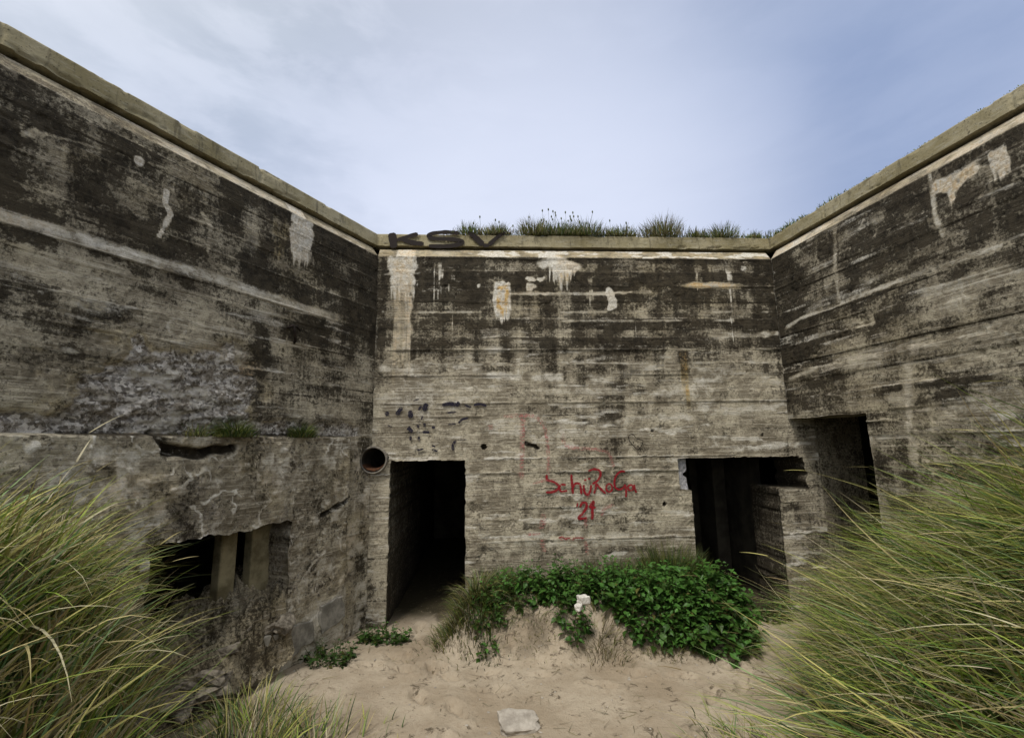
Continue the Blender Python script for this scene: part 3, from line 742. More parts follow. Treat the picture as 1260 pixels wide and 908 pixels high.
o = mk('infill', V, np.array(F), M['patch'], bunker); o['label'] = 'pale broken infill in the upper corner of the wide doorway'

# ------------------------------------------------------------------ pipe stub beside the narrow doorway
pc = (-1.347, 1.931)
def pipe():
    ro, ri, K = .165, .142, 48; V = []; F = []
    ring = [(ro, -.5), (ro, .045), (ro - .006, .06), (ri + .006, .06), (ri, .05), (ri, .03)]
    cu = pc[0] - .005
    for r, d in ring:
        for k in range(K):
            a = 2 * math.pi * k / K; wob = 1 + .012 * math.sin(3 * a + 1)
            q = OB + eB * (cu + r * wob * math.cos(a)) + nB * d; V.append((q[0], q[1], pc[1] + r * wob * math.sin(a)))
    for i in range(len(ring) - 1):
        for k in range(K): F.append((i * K + k, i * K + (k + 1) % K, (i + 1) * K + (k + 1) % K, (i + 1) * K + k))
    o = mk('drain_pipe', V, F, M['pipe'], bunker, smooth=True); o['label'] = 'round pipe stub in the corner beside the narrow doorway'
    V = []; F = []
    for d in (.03, -.9):
        for k in range(K):
            a = 2 * math.pi * k / K; wob = 1 + .012 * math.sin(3 * a + 1)
            q = OB + eB * (cu + (ri + .001) * wob * math.cos(a)) + nB * d; V.append((q[0], q[1], pc[1] + (ri + .001) * wob * math.sin(a)))
    F = [(k, (k + 1) % K, (k + 1) % K + K, k + K) for k in range(K)] + [tuple(range(K, 2 * K))]
    mk('pipe_bore', V, F, M['inside'], o, smooth=True)
    # rusty lip inside the lower half
    V = []; F = []; K2 = 30
    for r, d in ((ri - .003, .048), (ri - .012, .02), (ri - .004, -.35)):
        for k in range(K2 + 1):
            a = math.pi * (1.12 + .76 * k / K2)
            rr_ = r - (.035 * math.sin(math.pi * k / K2) * (1 if d < .03 else .35))
            q = OB + eB * (cu + rr_ * math.cos(a)) + nB * d; V.append((q[0], q[1], pc[1] + rr_ * math.sin(a)))
    n = K2 + 1
    for i in range(2):
        for k in range(K2): F.append((i * n + k, i * n + k + 1, (i + 1) * n + k + 1, (i + 1) * n + k))
    mk('rust_crust', V, F, M['rust'], o, smooth=True)
pipe()

# iron bolt sticking out of the left wall
def tube(pts, rad, K=8):
    pts = [np.array(p, float) for p in pts]; V = []; F = []
    for i, p in enumerate(pts):
        d = pts[min(i + 1, len(pts) - 1)] - pts[max(i - 1, 0)]; d /= np.linalg.norm(d) + 1e-9
        a = np.cross(d, (.3, .2, 1)); a /= np.linalg.norm(a) + 1e-9; b = np.cross(d, a)
        r = rad[i] if hasattr(rad, '__len__') else rad
        for k in range(K):
            t = 2 * math.pi * k / K; V.append(p + r * (math.cos(t) * a + math.sin(t) * b))
    for i in range(len(pts) - 1):
        for k in range(K): F.append((i * K + k, i * K + (k + 1) % K, (i + 1) * K + (k + 1) % K, (i + 1) * K + k))
    F.append(tuple(range(K))[::-1]); F.append(tuple((len(pts) - 1) * K + k for k in range(K)))
    return V, F
def merge(parts):
    V = []; F = []
    for v, f in parts:
        n = len(V); V += list(v); F += [tuple(i + n for i in q) for q in f]
    return V, F
def lw3(c, d): q = CL + eL * c[0] + nL * d; return (q[0], q[1], c[1])
t1 = tube([lw3((1.226, 3.316), .0), lw3((1.226, 3.316), .05), lw3((1.212, 3.259), .055), lw3((1.176, 3.164), .03), lw3((1.165, 3.141), -.02)], .014)
t2 = tube([lw3((1.279, 3.278), .02), lw3((1.234, 3.305), .05), lw3((1.187, 3.307), .055), lw3((1.126, 3.286), .03)], .012)
V, F = merge([t1, t2]); o = mk('iron_hook', V, F, M['iron'], bunker, smooth=True); o['label'] = 'rusty iron hook set in the side wall'

# smooth repair plaster left on the foot of the embrasure wall
M['plaster'] = plain('repair_plaster', (.15, .14, .118), (.33, .31, .265), 9, .9, .5, .012)
for quad in (((1.079, 0.433), (0.802, 0.424), (0.777, 0.205), (1.160, 0.147)), ((0.729, 0.516), (0.420, 0.523), (0.375, 0.330), (0.699, 0.223)), ((1.382, 0.426), (1.155, 0.416), (1.203, 0.164), (1.386, 0.190))):
    q_ = np.array(quad); loop = []
    for a_, b_ in zip(q_, np.roll(q_, -1, 0)):
        for t_ in np.linspace(0, 1, 9)[:-1]:
            c_ = a_ + (b_ - a_) * t_; loop.append(c_ + .05 * (np.array([float(vn(c_[0] * 13, c_[1] * 13, 5)), float(vn(c_[0] * 13, c_[1] * 13, 6))]) - .5))
    V = []; k_ = len(loop); m_ = np.mean(loop, 0)
    for d_, f_ in ((.0, 1.0), (.066, 1.0), (.071, .93)):
        for c_ in loop:
            e_ = m_ + (c_ - m_) * f_; w_ = CL + eL * e_[0] + nL * d_; V.append((w_[0], w_[1], e_[1]))
    F = [(l_ * k_ + i, l_ * k_ + (i + 1) % k_, (l_ + 1) * k_ + (i + 1) % k_, (l_ + 1) * k_ + i) for l_ in (0, 1) for i in range(k_)] + [tuple(2 * k_ + i for i in range(k_))]
    o = mk('plaster_patch', V, F, M['plaster'], bunker); o['label'] = 'smooth pale grey plaster patch at the foot of the embrasure wall'

# ------------------------------------------------------------------ graffiti: thin skins of paint on the wall
def smooth_pts(pts, n=6):
    pts = np.array(pts, float)
    if len(pts) < 3: 
        t = np.linspace(0, 1, n)[:, None]; return pts[0] + (pts[-1] - pts[0]) * t
    P = np.concatenate([[2 * pts[0] - pts[1]], pts, [2 * pts[-1] - pts[-2]]]); out = []
    for i in range(1, len(P) - 2):
        for t in np.linspace(0, 1, n, endpoint=False):
            a, b, c, d = P[i - 1:i + 3]
            out.append(.5 * ((2 * b) + (c - a) * t + (2 * a - 5 * b + 4 * c - d) * t * t + (3 * b - a - 3 * c + d) * t ** 3))
    out.append(pts[-1]); return np.array(out)
def strokes(name, lst, mat, parent, lift, label, o=None, e=None, n=None, setb=0):
    V = []; F = []
    o = OB if o is None else o; e = eB if e is None else e; n = nB if n is None else n
    li = 0
    for pts, w in lst:
        li += 1
        q = smooth_pts(pts); i0 = len(V); lf = lift + .00035 * (li % 9)
        t = np.gradient(q, axis=0); t /= np.linalg.norm(t, axis=1)[:, None] + 1e-9
        nn = np.stack([-t[:, 1], t[:, 0]], 1); m = len(q)
        for i in range(m):
            ww = w * .5 * (.75 + .5 * float(fbm(np.array(i * .4 + li), np.array(1.7 * li), 2, 9)))
            if i in (0, m - 1): ww *= .55
            for sgn in (-1, 1):
                c = q[i] + nn[i] * sgn * ww
                p = o + e * c[0] + n * (lf - setb); V.append((p[0], p[1], c[1]))
        for i in range(m - 1): F.append((i0 + 2 * i, i0 + 2 * i + 1, i0 + 2 * i + 3, i0 + 2 * i + 2))
    ob = mk(name, V, F, mat, parent); ob['label'] = label
    return ob
strokes('graffiti', [([(0.731, 1.723), (0.738, 1.663), (0.815, 1.636), (0.874, 1.591), (0.864, 1.549), (0.801, 1.518), (0.717, 1.515)], 0.028), ([(0.963, 1.598), (0.907, 1.599), (0.884, 1.563), (0.905, 1.52), (0.979, 1.529)], 0.024), ([(1.034, 1.722), (1.039, 1.614), (1.046, 1.49)], 0.028), ([(1.042, 1.554), (1.081, 1.609), (1.133, 1.604), (1.146, 1.548), (1.15, 1.483)], 0.026), ([(1.181, 1.594), (1.183, 1.53), (1.215, 1.478), (1.259, 1.513), (1.275, 1.592)], 0.028), ([(1.202, 1.663), (1.208, 1.641)], 0.03), ([(1.252, 1.675), (1.255, 1.653)], 0.03), ([(1.246, 1.757), (1.319, 1.778), (1.386, 1.759), (1.395, 1.705), (1.356, 1.641), (1.289, 1.601)], 0.026), ([(1.343, 1.613), (1.327, 1.544), (1.307, 1.489)], 0.026), ([(1.339, 1.608), (1.39, 1.543), (1.45, 1.486)], 0.026), ([(1.536, 1.551), (1.523, 1.518), (1.495, 1.504), (1.469, 1.519), (1.459, 1.552), (1.472, 1.586), (1.5, 1.599), (1.526, 1.585), (1.536, 1.551)], 0.022), ([(1.706, 1.745), (1.652, 1.746), (1.595, 1.703), (1.565, 1.63), (1.57, 1.561), (1.616, 1.53), (1.668, 1.546), (1.698, 1.589)], 0.024), ([(1.698, 1.589), (1.705, 1.515), (1.698, 1.438)], 0.026), ([(1.797, 1.548), (1.786, 1.525), (1.761, 1.516), (1.738, 1.526), (1.729, 1.549), (1.741, 1.572), (1.765, 1.581), (1.788, 1.571), (1.797, 1.548)], 0.024), ([(1.808, 1.587), (1.814, 1.535), (1.832, 1.487)], 0.024), ([(1.102, 1.388), (1.089, 1.335)], 0.018), ([(1.127, 1.33), (1.155, 1.381), (1.206, 1.375), (1.202, 1.32), (1.157, 1.26), (1.104, 1.202), (1.204, 1.204)], 0.03), ([(1.242, 1.324), (1.27, 1.366), (1.298, 1.395), (1.279, 1.31), (1.271, 1.184)], 0.03), ([(1.238, 1.33), (1.317, 1.322)], 0.03), ([(0.855, 0.98), (0.895, 0.992), (0.938, 0.97), (0.993, 0.981)], 0.016), ([(1.025, 0.97), (1.091, 0.979), (1.157, 0.969)], 0.014)], M['red'], wall_b, .014, 'dark red sprayed name and year')
strokes('graffiti', [([(0.459, 2.453), (0.445, 2.213), (0.434, 1.95), (0.42, 1.677)], 0.06), ([(0.218, 2.438), (0.465, 2.447), (0.6, 2.429), (0.7, 2.332), (0.737, 2.209), (0.756, 1.988), (0.753, 1.727)], 0.04), ([(0.979, 2.228), (0.943, 2.14), (1.019, 2.05), (1.244, 2.025), (1.469, 1.995), (1.538, 1.91), (1.562, 1.8)], 0.04), ([(0.673, 1.26), (0.673, 1.176), (0.647, 1.089)], 0.07), ([(0.471, 1.031), (0.634, 1.036)], 0.035), ([(0.655, 0.969), (0.683, 0.814)], 0.05), ([(0.851, 0.981), (0.981, 0.969), (1.168, 0.973)], 0.04), ([(1.173, 0.935), (1.197, 0.78)], 0.05), ([(1.388, 1.223), (1.426, 1.307), (1.55, 1.351)], 0.04), ([(0.026, 2.307), (0.082, 2.311)], 0.06), ([(1.19, 1.249), (1.187, 1.081)], 0.04), ([(1.269, 1.545), (1.219, 1.418)], 0.03), ([(0.56, 1.623), (0.694, 1.653), (0.849, 1.661)], 0.03)], M['pink'], wall_b, .014, 'faded pink sprayed outlines')
strokes('graffiti', [([(1.882, 1.997), (1.798, 2.088), (1.77, 2.164), (1.823, 2.197), (1.87, 2.145)], 0.009), ([(1.87, 2.145), (1.911, 2.131), (1.951, 2.112), (1.929, 2.055), (1.882, 1.997)], 0.009), ([(1.824, 2.105), (1.832, 2.083)], 0.012), ([(1.872, 2.055), (1.894, 2.042)], 0.012)], M['black'], wall_b, .014, 'small thin black heart')
strokes('graffiti', [([(-1.193, 2.502), (-1.234, 2.471)], 0.045), ([(-1.082, 2.468), (-1.078, 2.503), (-1.032, 2.56)], 0.05), ([(-0.933, 2.523), (-0.924, 2.43)], 0.055), ([(-0.827, 2.558), (-0.801, 2.543)], 0.06), ([(-0.728, 2.603), (-0.756, 2.557), (-0.744, 2.517)], 0.06), ([(-0.797, 2.432), (-0.78, 2.426)], 0.045), ([(-0.957, 2.315), (-0.928, 2.289), (-0.899, 2.258)], 0.05), ([(-0.844, 2.327), (-0.823, 2.333)], 0.045), ([(-0.774, 2.341), (-0.739, 2.346)], 0.04), ([(-0.78, 2.256), (-0.695, 2.255)], 0.035), ([(-0.668, 2.311), (-0.625, 2.313)], 0.03), ([(-0.936, 2.184), (-0.908, 2.183)], 0.05), ([(-0.835, 2.178), (-0.806, 2.181)], 0.05), ([(-0.839, 2.04), (-0.762, 2.056)], 0.022), ([(-0.664, 2.047), (-0.594, 2.022)], 0.022), ([(-0.408, 2.032), (-0.409, 2.099), (-0.369, 2.152)], 0.03), ([(-0.369, 2.155), (-0.242, 2.16)], 0.012), ([(-0.47, 2.345), (-0.377, 2.353)], 0.022), ([(-0.342, 2.36), (-0.299, 2.402), (-0.225, 2.422)], 0.026), ([(-0.485, 2.49), (-0.371, 2.496)], 0.02), ([(-0.543, 2.583), (-0.457, 2.6), (-0.371, 2.589)], 0.05), ([(-0.371, 2.599), (-0.328, 2.589)], 0.06), ([(-0.271, 2.581), (-0.185, 2.551)], 0.03), ([(-0.156, 2.58), (-0.07, 2.593), (0.002, 2.564)], 0.03), ([(-0.9, 2.637), (-0.829, 2.658)], 0.014), ([(-0.665, 2.096), (-0.62, 2.077)], 0.02), ([(-1.203, 2.342), (-1.146, 2.323)], 0.012)], M['violet'], wall_b, .014, 'violet black paint dabs above the narrow doorway')
strokes('graffiti', [([(-1.237, 4.876), (-1.219, 4.78), (-1.204, 4.667)], 0.1), ([(-0.893, 4.864), (-1.018, 4.828), (-1.167, 4.775)], 0.055), ([(-1.113, 4.802), (-0.991, 4.75), (-0.815, 4.725)], 0.06), ([(-0.347, 4.879), (-0.515, 4.893), (-0.692, 4.875), (-0.754, 4.839), (-0.676, 4.802), (-0.4, 4.791), (-0.306, 4.755), (-0.392, 4.713), (-0.564, 4.695), (-0.75, 4.699)], 0.055), ([(-0.215, 4.9), (-0.121, 4.811), (-0.032, 4.722)], 0.08), ([(-0.032, 4.712), (0.05, 4.712)], 0.05), ([(0.05, 4.723), (0.127, 4.8), (0.256, 4.905)], 0.06)], M['tar'], cop_b, .014, 'large faded black letters KSV', setb=.082)

# ------------------------------------------------------------------ ground
_fr = np.random.default_rng(44); FOOT = []
for path in (((.2, 2.6), (-.9, 4.6), (-1.05, 6.6)), ((.6, 2.6), (1.9, 4.3), (2.75, 5.9)), ((-1.4, 4.9), (-.2, 4.4), (2.4, 4.5))):
    pp = np.array(path); n_st = 13
    for i_ in range(n_st):
        t_ = i_ / (n_st - 1) * (len(pp) - 1); k_ = min(int(t_), len(pp) - 2); q_ = pp[k_] + (pp[k_ + 1] - pp[k_]) * (t_ - k_); d_ = pp[k_ + 1] - pp[k_]; a_ = math.atan2(d_[1], d_[0])
        sd_ = .11 * (1 if i_ % 2 else -1); FOOT.append((q_[0] - math.sin(a_) * sd_ + _fr.normal(0, .04), q_[1] + math.cos(a_) * sd_ + _fr.normal(0, .04), a_ + _fr.normal(0, .2)))
def gz(x, y):
    x = np.asarray(x, float); y = np.asarray(y, float)
    z = .05 + .05 * (fbm(x * 1.1, y * 1.1, 3, 501) - .5) + .025 * (fbm(x * 5, y * 5, 3, 502) - .5)
    inside = ss(5.6, 5.9, y)
    z = z + .42 * ss(3.6, 1.2, y) * (1 - ss(30, 90, np.hypot(x, y)))
    # bank against the rear wall
    wob = .22 * (fbm(x * 2.2, y * .0, 3, 503) - .5)
    bank = ss(4.72, 5.20, y + wob) * ss(-.78, -.42, x + .1 * wob - .25 * (y - 5.2)) * (1 - ss(2.15, 2.70, x + .4 * wob))
    z = z + bank * (.40 + .10 * (fbm(x * 3, y * 3, 3, 504) - .5)) * (1 - ss(5.8, 6.0, y)) + .34 * bank * (np.abs(fbm(x * 5, y * 5, 5, 508) - .5) - .08) * ss(5.5, 5.1, y) + .05 * bank * ss(.4, .7, fbm(x * 6, y * 6, 3, 508)) * (1 - ss(5.5, 5.8, y))
    # dunes
    el_ = -2.38 + .72 * np.clip(3.4 - y, -.5, 1.6)
    dl = ss(4.3, 3.2, y) * ss(el_, el_ - .75, x)
    dl = dl * (1.02 + .25 * (fbm(x * 1.4, y * 1.4, 3, 505) - .5))
    far = 1 - ss(5, 30, np.hypot(x, y))
    edge = 1.95 + .60 * np.clip(y - 3.3, -1.3, 3)
    dr = ss(5.75, 4.1, y) * ss(edge, edge + 1.9, x)
    dr = dr * (1.27 + .25 * (fbm(x * 1.4, y * 1.4, 3, 506) - .5))
    z = z + (dl + dr) * (.25 + .75 * far)
    for fx_, fy_, fa_ in FOOT:
        ca, sa = math.cos(fa_), math.sin(fa_)
        a_ = (x - fx_) * ca + (y - fy_) * sa; b_ = -(x - fx_) * sa + (y - fy_) * ca
        r_2 = np.hypot(a_ / .155, b_ / (.058 + .012 * np.sign(a_)))
        z = z - .042 * (1 - ss(.6, 1.0, r_2)) + .018 * np.exp(-((r_2 - 1.25) / .22) ** 2)
    z = z + .018 * (fbm(x * 9, y * 9, 4, 512) - .5) * (1 - ss(6, 12, np.hypot(x, y)))
    dist = np.hypot(x, y - 3)
    z = z + ss(14, 60, dist) * (6 * fbm(x * .02, y * .02, 4, 507) - 2.5)
    return z
def gax(lo, hi, st, end, k=1.14):
    a = list(np.arange(lo, hi + 1e-6, st)); d = st
    while a[-1] < end: d *= k; a.append(a[-1] + d)
    d = st
    while a[0] > -end: d *= k; a.insert(0, a[0] - d)
    return np.array(a)
gx = gax(-4, 5, .024, 2500); gy = gax(1.0, 6.9, .024, 2500)
X, Y = np.meshgrid(gx, gy, indexing='ij')
Z = gz(X, Y)
hid = (np.abs(X) < 9.5) & (Y > 6.3) & (Y < 12.5)
Z = np.where(hid, .03, Z)
idx = np.arange(X.size).reshape(X.shape)
F = np.stack([idx[:-1, :-1], idx[1:, :-1], idx[1:, 1:], idx[:-1, 1:]], -1).reshape(-1, 4)
litter_shade = cl(1.2 * ss(-1.1, -2.2, X) * ss(4.3, 3.0, Y) + 1.2 * ss(1.6, 2.6, X - .62 * np.clip(Y - 3.3, -2, 3)) * ss(5.6, 4.5, Y)
         + .75 * ss(5.12, 5.35, Y) * ss(-.7, -.3, X) * (1 - ss(2.4, 2.8, X)))
litter_shade = np.maximum(litter_shade, .8 * ss(.62, .72, fbm(X * 3, Y * 3, 4, 510)) * ss(3.2, 2, Y))
bk_ = ss(4.74, 4.86, Y) * ss(5.3, 5.1, Y) * ss(-.8, -.5, X) * (1 - ss(2.4, 2.7, X))
litter_shade = np.maximum(litter_shade, .35 * bk_ * ss(.52, .62, fbm(X * 8, Y * 8, 5, 513)))
litter_shade = np.maximum(litter_shade, .95 * ss(5.6, 6.2, Y) * (np.abs(X) < 9))  # floor behind the doorways darkened in colour to paint indoor shade
litter_shade = cl(np.maximum(litter_shade, ss(18, 40, np.hypot(X, Y)) * .8))
g = mk('sand_ground', np.stack([X, Y, Z], -1).reshape(-1, 3), F, M['sand'], None, {'litter': np.stack([litter_shade] * 3, -1).reshape(-1, 3)}, smooth=True)
tag(g, kind='structure')

# ------------------------------------------------------------------ grass
GREEN = np.array([(.22, .33, .04), (.35, .44, .08), (.07, .15, .03), (.42, .44, .10), (.22, .34, .13), (.035, .07, .018)])
STRAW = np.array([(.58, .49, .23), (.72, .65, .42), (.30, .22, .10), (.60, .54, .18)])
def blades(roots, heads, lens, width, lean, droop, straw, r, seg=9, dirt=None):
    """curved tapering ribbons; heads = heading angle of lean"""
    n = len(roots); t = np.linspace(0, 1, seg + 1)
    hd = np.stack([np.cos(heads), np.sin(heads)], 1)
    ang0 = lean; pitch = ang0[:, None] + droop[:, None] * t[None] ** 1.4          # from vertical
    ds = lens[:, None] / seg
    hx = np.concatenate([np.zeros((n, 1)), np.cumsum(np.sin(pitch[:, :-1]) * ds, 1)], 1)
    hz = np.concatenate([np.zeros((n, 1)), np.cumsum(np.cos(pitch[:, :-1]) * ds, 1)], 1)
    sway = (r.normal(0, .05, n) * lens)[:, None] * t[None] ** 2
    px = roots[:, 0, None] + hd[:, 0, None] * hx - hd[:, 1, None] * sway
    py = roots[:, 1, None] + hd[:, 1, None] * hx + hd[:, 0, None] * sway
    pz = roots[:, 2, None] + hz
    P = np.stack([px, py, pz], -1)
    w = width[:, None] * (1 - t[None] ** 2.2) * .5 + .0004
    yaw = heads + math.pi / 2 + r.normal(0, .7, n)
    sd = np.stack([np.cos(yaw), np.sin(yaw), r.normal(0, .25, n)], 1)
    A = P + sd[:, None] * w[..., None]; Bq = P - sd[:, None] * w[..., None]
    V = np.stack([A, Bq], 2).reshape(n, -1, 3)
    m = 2 * (seg + 1); base = np.arange(n)[:, None] * m; k = np.arange(seg) * 2
    F = np.stack([base + k, base + k + 1, base + k + 3, base + k + 2], -1).reshape(-1, 4)
    c = GREEN[r.integers(0, len(GREEN), n)] * r.uniform(.6, 1.35, (n, 1))
    s = STRAW[r.integers(0, len(STRAW), n)] * r.uniform(.6, 1.2, (n, 1))
    is_s = r.random(n) < straw; c = np.where(is_s[:, None], s, c)
    C = np.repeat(c[:, None], m, 1)
    tip = np.repeat(t, 2)[None, :, None]
    C = C * (1 - .45 * ss(.75, 1, tip)) + np.array((.30, .25, .11)) * .45 * ss(.75, 1, tip)
    low = (1 - ss(.03, .24, tip)) * .6
    C = C * (1 - low) + np.array((.13, .095, .045)) * low          # brown dead sheaths at the foot
    return V.reshape(-1, 3), F, C.reshape(-1, 3)
def cat(parts):
    V = []; F = []; C = []; n = 0
    for v, f, c in parts: V.append(v); F.append(f + n); C.append(c); n += len(v)
    return np.concatenate(V), np.concatenate(F), np.concatenate(C)

def dune_side(sample, N, seed, hd_mean, hd_sd, lean, droop, length, straw, label, name, thresh, tuft=.16, wid=(.006, .013), arcs=.35):
    r = np.random.default_rng(seed)
    # tussock centres first, then blades round them
    xy = sample(r, N * 6); z = gz(xy[:, 0], xy[:, 1]); ok = thresh(xy[:, 0], xy[:, 1], z)
    cen = xy[ok][:N // 40]
    k = r.integers(0, len(cen), N); roots = cen[k] + r.normal(0, tuft, (N, 2)) * .6
    okk = thresh(roots[:, 0], roots[:, 1], gz(roots[:, 0], roots[:, 1])); roots = roots[okk]; k = k[okk]; n = len(roots)
    th = r.normal(0, .40, len(cen))[k]; le0 = r.normal(0, .18, len(cen))[k]; ts = (r.random(len(cen)) * .5)[k] + straw - .25
    tl = r.uniform(.8, 1.15, len(cen))[k]
    rt = np.concatenate([roots, gz(roots[:, 0], roots[:, 1])[:, None] - .02], 1)
    heads = hd_mean + th + r.normal(0, hd_sd, n)
    ln = r.uniform(*length, n) * tl; le = np.abs(r.normal(lean, .20, n) + le0); dr = r.normal(droop, .35, n)
    parts = []
    q = r.random(n)
    v = blades(rt, heads, ln, r.uniform(*wid, n), le, dr, ts, r); parts.append(v)
    # flowering stalks: pale, longer, thin
    m = n // 70; s = r.integers(0, n, m)
    v = blades(rt[s], heads[s] + r.normal(0, .2, m), ln[s] * 1.12, np.full(m, .004), le[s] * .8, dr[s] * .6, np.ones(m), r); parts.append(v)
    Vs_ = v[0].reshape(m, -1, 3); tips = Vs_[:, -2:].mean(1)
    parts.append(blades(tips, heads[s], r.uniform(.10, .17, m), np.full(m, .007), np.clip(le[s] + .5, .3, 1.5), np.full(m, .3), np.ones(m), r, seg=5))
    # loose arching blades at every heading
    m = int(n * arcs); s = r.integers(0, n, m)
    parts.append(blades(rt[s], r.uniform(0, 6.28, m), ln[s] * r.uniform(.8, 1.15, m), r.uniform(.004, .010, m), np.abs(r.normal(.25, .15, m)), r.uniform(1.0, 2.3, m), np.full(m, straw), r))
    # broken dead straw lying across the tussocks
    m = n // 7; s = r.integers(0, n, m); rt2 = rt[s] + np.stack([r.normal(0, .1, m), r.normal(0, .1, m), r.uniform(.05, .38, m)], 1)
    parts.append(blades(rt2, r.uniform(0, 6.28, m), r.uniform(.15, .45, m), r.uniform(.003, .008, m), r.uniform(.7, 1.6, m), r.normal(.3, .4, m), np.ones(m), r, seg=5))
    V, F, C = cat(parts)
    o = mk(name, V, F, M['grass'], None, {'tint': C}); tag(o, label, 'dune grass', kind='stuff'); return o

def inyard(x, y, m=.12):
    a = (np.stack([x, y], -1) - CL) @ nL; b = (np.stack([x, y], -1) - CR) @ nR; c = (np.stack([x, y], -1) - OB) @ nB
    return (a > m) & (b > m) & (c > m)
dune_side(lambda r, n: np.stack([r.uniform(-4.2, -1.0, n), r.uniform(.9, 4.2, n)], 1), 8000, 21, -.1, 1.25, .42, 1.0, (.32, .78), .48,
          'tangled green and straw dune grass heaped in front of the low embrasure', 'dune_grass',
          lambda x, y, z: inyard(x, y) & (ss(4.3, 3.2, y) * -0 + ss(-2.38 + .72 * np.clip(3.4 - y, -.5, 1.6), -3.13 + .72 * np.clip(3.4 - y, -.5, 1.6), x) > .2) & (np.hypot(x, y) > 2.0))
dune_side(lambda r, n: np.stack([r.uniform(1.4, 4.4, n), r.uniform(1.2, 5.6, n)], 1), 11000, 22, math.pi - .10, .20, 1.05, .50, (.5, 1.1), .38,
          'long windswept green dune grass leaning from the bank before the black side opening', 'dune_grass',
          lambda x, y, z: inyard(x, y) & (ss(5.75, 4.1, y) * ss(1.95 + .60 * np.clip(y - 3.3, -1.3, 3), 3.85 + .60 * np.clip(y - 3.3, -1.3, 3), x) > .10) & (np.hypot(x, y) > 2.3), wid=(.007, .014), arcs=.08)

# ------------------------------------------------------------------ small plants
def tuft(name, c, n, rad, length, straw, seed, label, cat_, group=None, lean=.35, droop=.8, zf=None, w=(.003, .006), hd=None, flat=1.0, tone=.5):
    r = np.random.default_rng(seed)
    xy = np.array(c[:2]) + r.normal(0, 1, (n, 2)) * rad * np.array([1, flat])
    z = np.full(n, c[2]) if zf is None else zf(xy[:, 0], xy[:, 1])
    rt = np.concatenate([xy, z[:, None] - .01], 1)
    d = xy - np.array(c[:2]); heads = np.arctan2(d[:, 1], d[:, 0]) + r.normal(0, .6, n)
    if hd is not None: heads = r.normal(hd, .9, n)
    hh = r.uniform(*length, n) * np.exp(-.5 * (np.linalg.norm(d / np.array([1, flat]), axis=1) / (rad * 1.6)) ** 2)
    V, F, C = blades(rt, heads, hh, r.uniform(*w, n), np.abs(r.normal(lean, .2, n)), r.normal(droop, .3, n), np.full(n, straw), r, seg=6)
    o = mk(name, V, F, M['grass'], None, {'tint': C * tone}, loc=tuple(c)); tag(o, label, cat_, group); return o

def leafy(name, c, rad, n, height, size, seed, label, cat_, zf, group=None, tone=1.0, ry=None):
    """bushy herb: bent stems carrying pairs of toothed, folded leaves"""
    r = np.random.default_rng(seed); ry = ry or rad
    root = empty(name, tuple(c), label, cat_, group)
    LV = []; LF = []; LC = []; SV = []; SF = []
    tpl = np.array([(0, 0, 0), (.22, .19, .05), (.30, .26, .03), (.45, .27, .05), (.55, .24, .02), (.75, .13, .0), (1, 0, -.10),
                    (.22, -.19, .05), (.30, -.26, .03), (.45, -.27, .05), (.55, -.24, .02), (.75, -.13, .0), (.4, 0, -.01), (.7, 0, -.04)])
    tf = [(0, 12, 2, 1), (12, 4, 3, 2), (12, 13, 5, 4), (13, 6, 5, 5), (0, 7, 8, 12), (12, 8, 9, 10), (12, 10, 11, 13), (13, 11, 6, 6)]
    tf = [tuple(dict.fromkeys(f)) for f in tf]
    for i in range(n):
        a = r.uniform(0, 2 * math.pi); q = math.sqrt(r.random())
        x = c[0] + math.cos(a) * q * rad; y = c[1] + math.sin(a) * q * ry
        if (np.array([x, y]) - OB) @ nB < (.04 if x < 2.2 else -.4): continue
        z = float(zf(x, y)) - .01
        h = height * r.uniform(.4, 1.2) * (1 - .35 * q * q)
        lx, ly = math.cos(a) * q * .35 + r.normal(0, .12), math.sin(a) * q * .35 - .12 + r.normal(0, .12)
        K = 7; pts = []
        for k in range(K):
            t = k / (K - 1); pts.append((x + lx * h * t ** 1.5, y + ly * h * t ** 1.5, z + h * t))
        v, f = tube(pts, [.0035 * (1 - .6 * k / K) for k in range(K)], 4); nS = len(SV); SV += v; SF += [tuple(j + nS for j in g_) for g_ in f]
        m = max(4, int(h / .042))
        for j in range(m):
            t = .18 + .82 * j / (m - 1); p = np.array(pts[0]) + (np.array([lx * h * t ** 1.5, ly * h * t ** 1.5, h * t]))
            for sd in (0, 1):
                az = j * 1.62 + sd * math.pi + r.normal(0, .35) + a
                el = r.normal(.05, .35) + .4 * (t > .9); roll = r.normal(0, .35)
                L_ = size * r.uniform(.45, 1.3) * (1 - .5 * max(0, t - .65) / .35)
                u = np.array([math.cos(az) * math.cos(el), math.sin(az) * math.cos(el), math.sin(el)])
                w_ = np.cross((0, 0, 1), u); w_ /= np.linalg.norm(w_); nn = np.cross(u, w_)
                w2 = w_ * math.cos(roll) + nn * math.sin(roll); n2 = np.cross(u, w2)
                pts2 = p + L_ * (tpl[:, :1] * u + tpl[:, 1:2] * w2 * 1.15 + (tpl[:, 2:] - .22 * tpl[:, :1] ** 2) * n2) + u * .008
                k0 = len(LV); LV += list(pts2); LF += [tuple(k0 + b for b in f_) for f_ in tf]
                b_ = (.45 + .85 * t) * r.uniform(.5, 1.35) * tone  # lower leaves tinted darker, painting the shade between them
                cc = np.array((.055, .150, .026)) * b_ + np.array((.018, .015, 0)) * r.random()
                if r.random() < .04: cc = np.array((.16, .15, .04)) * r.uniform(.4, 1)
                LC += [cc] * len(tpl)
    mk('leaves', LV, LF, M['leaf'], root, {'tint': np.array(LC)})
    mk('stems', SV, SF, M['stem'], root)
    return root
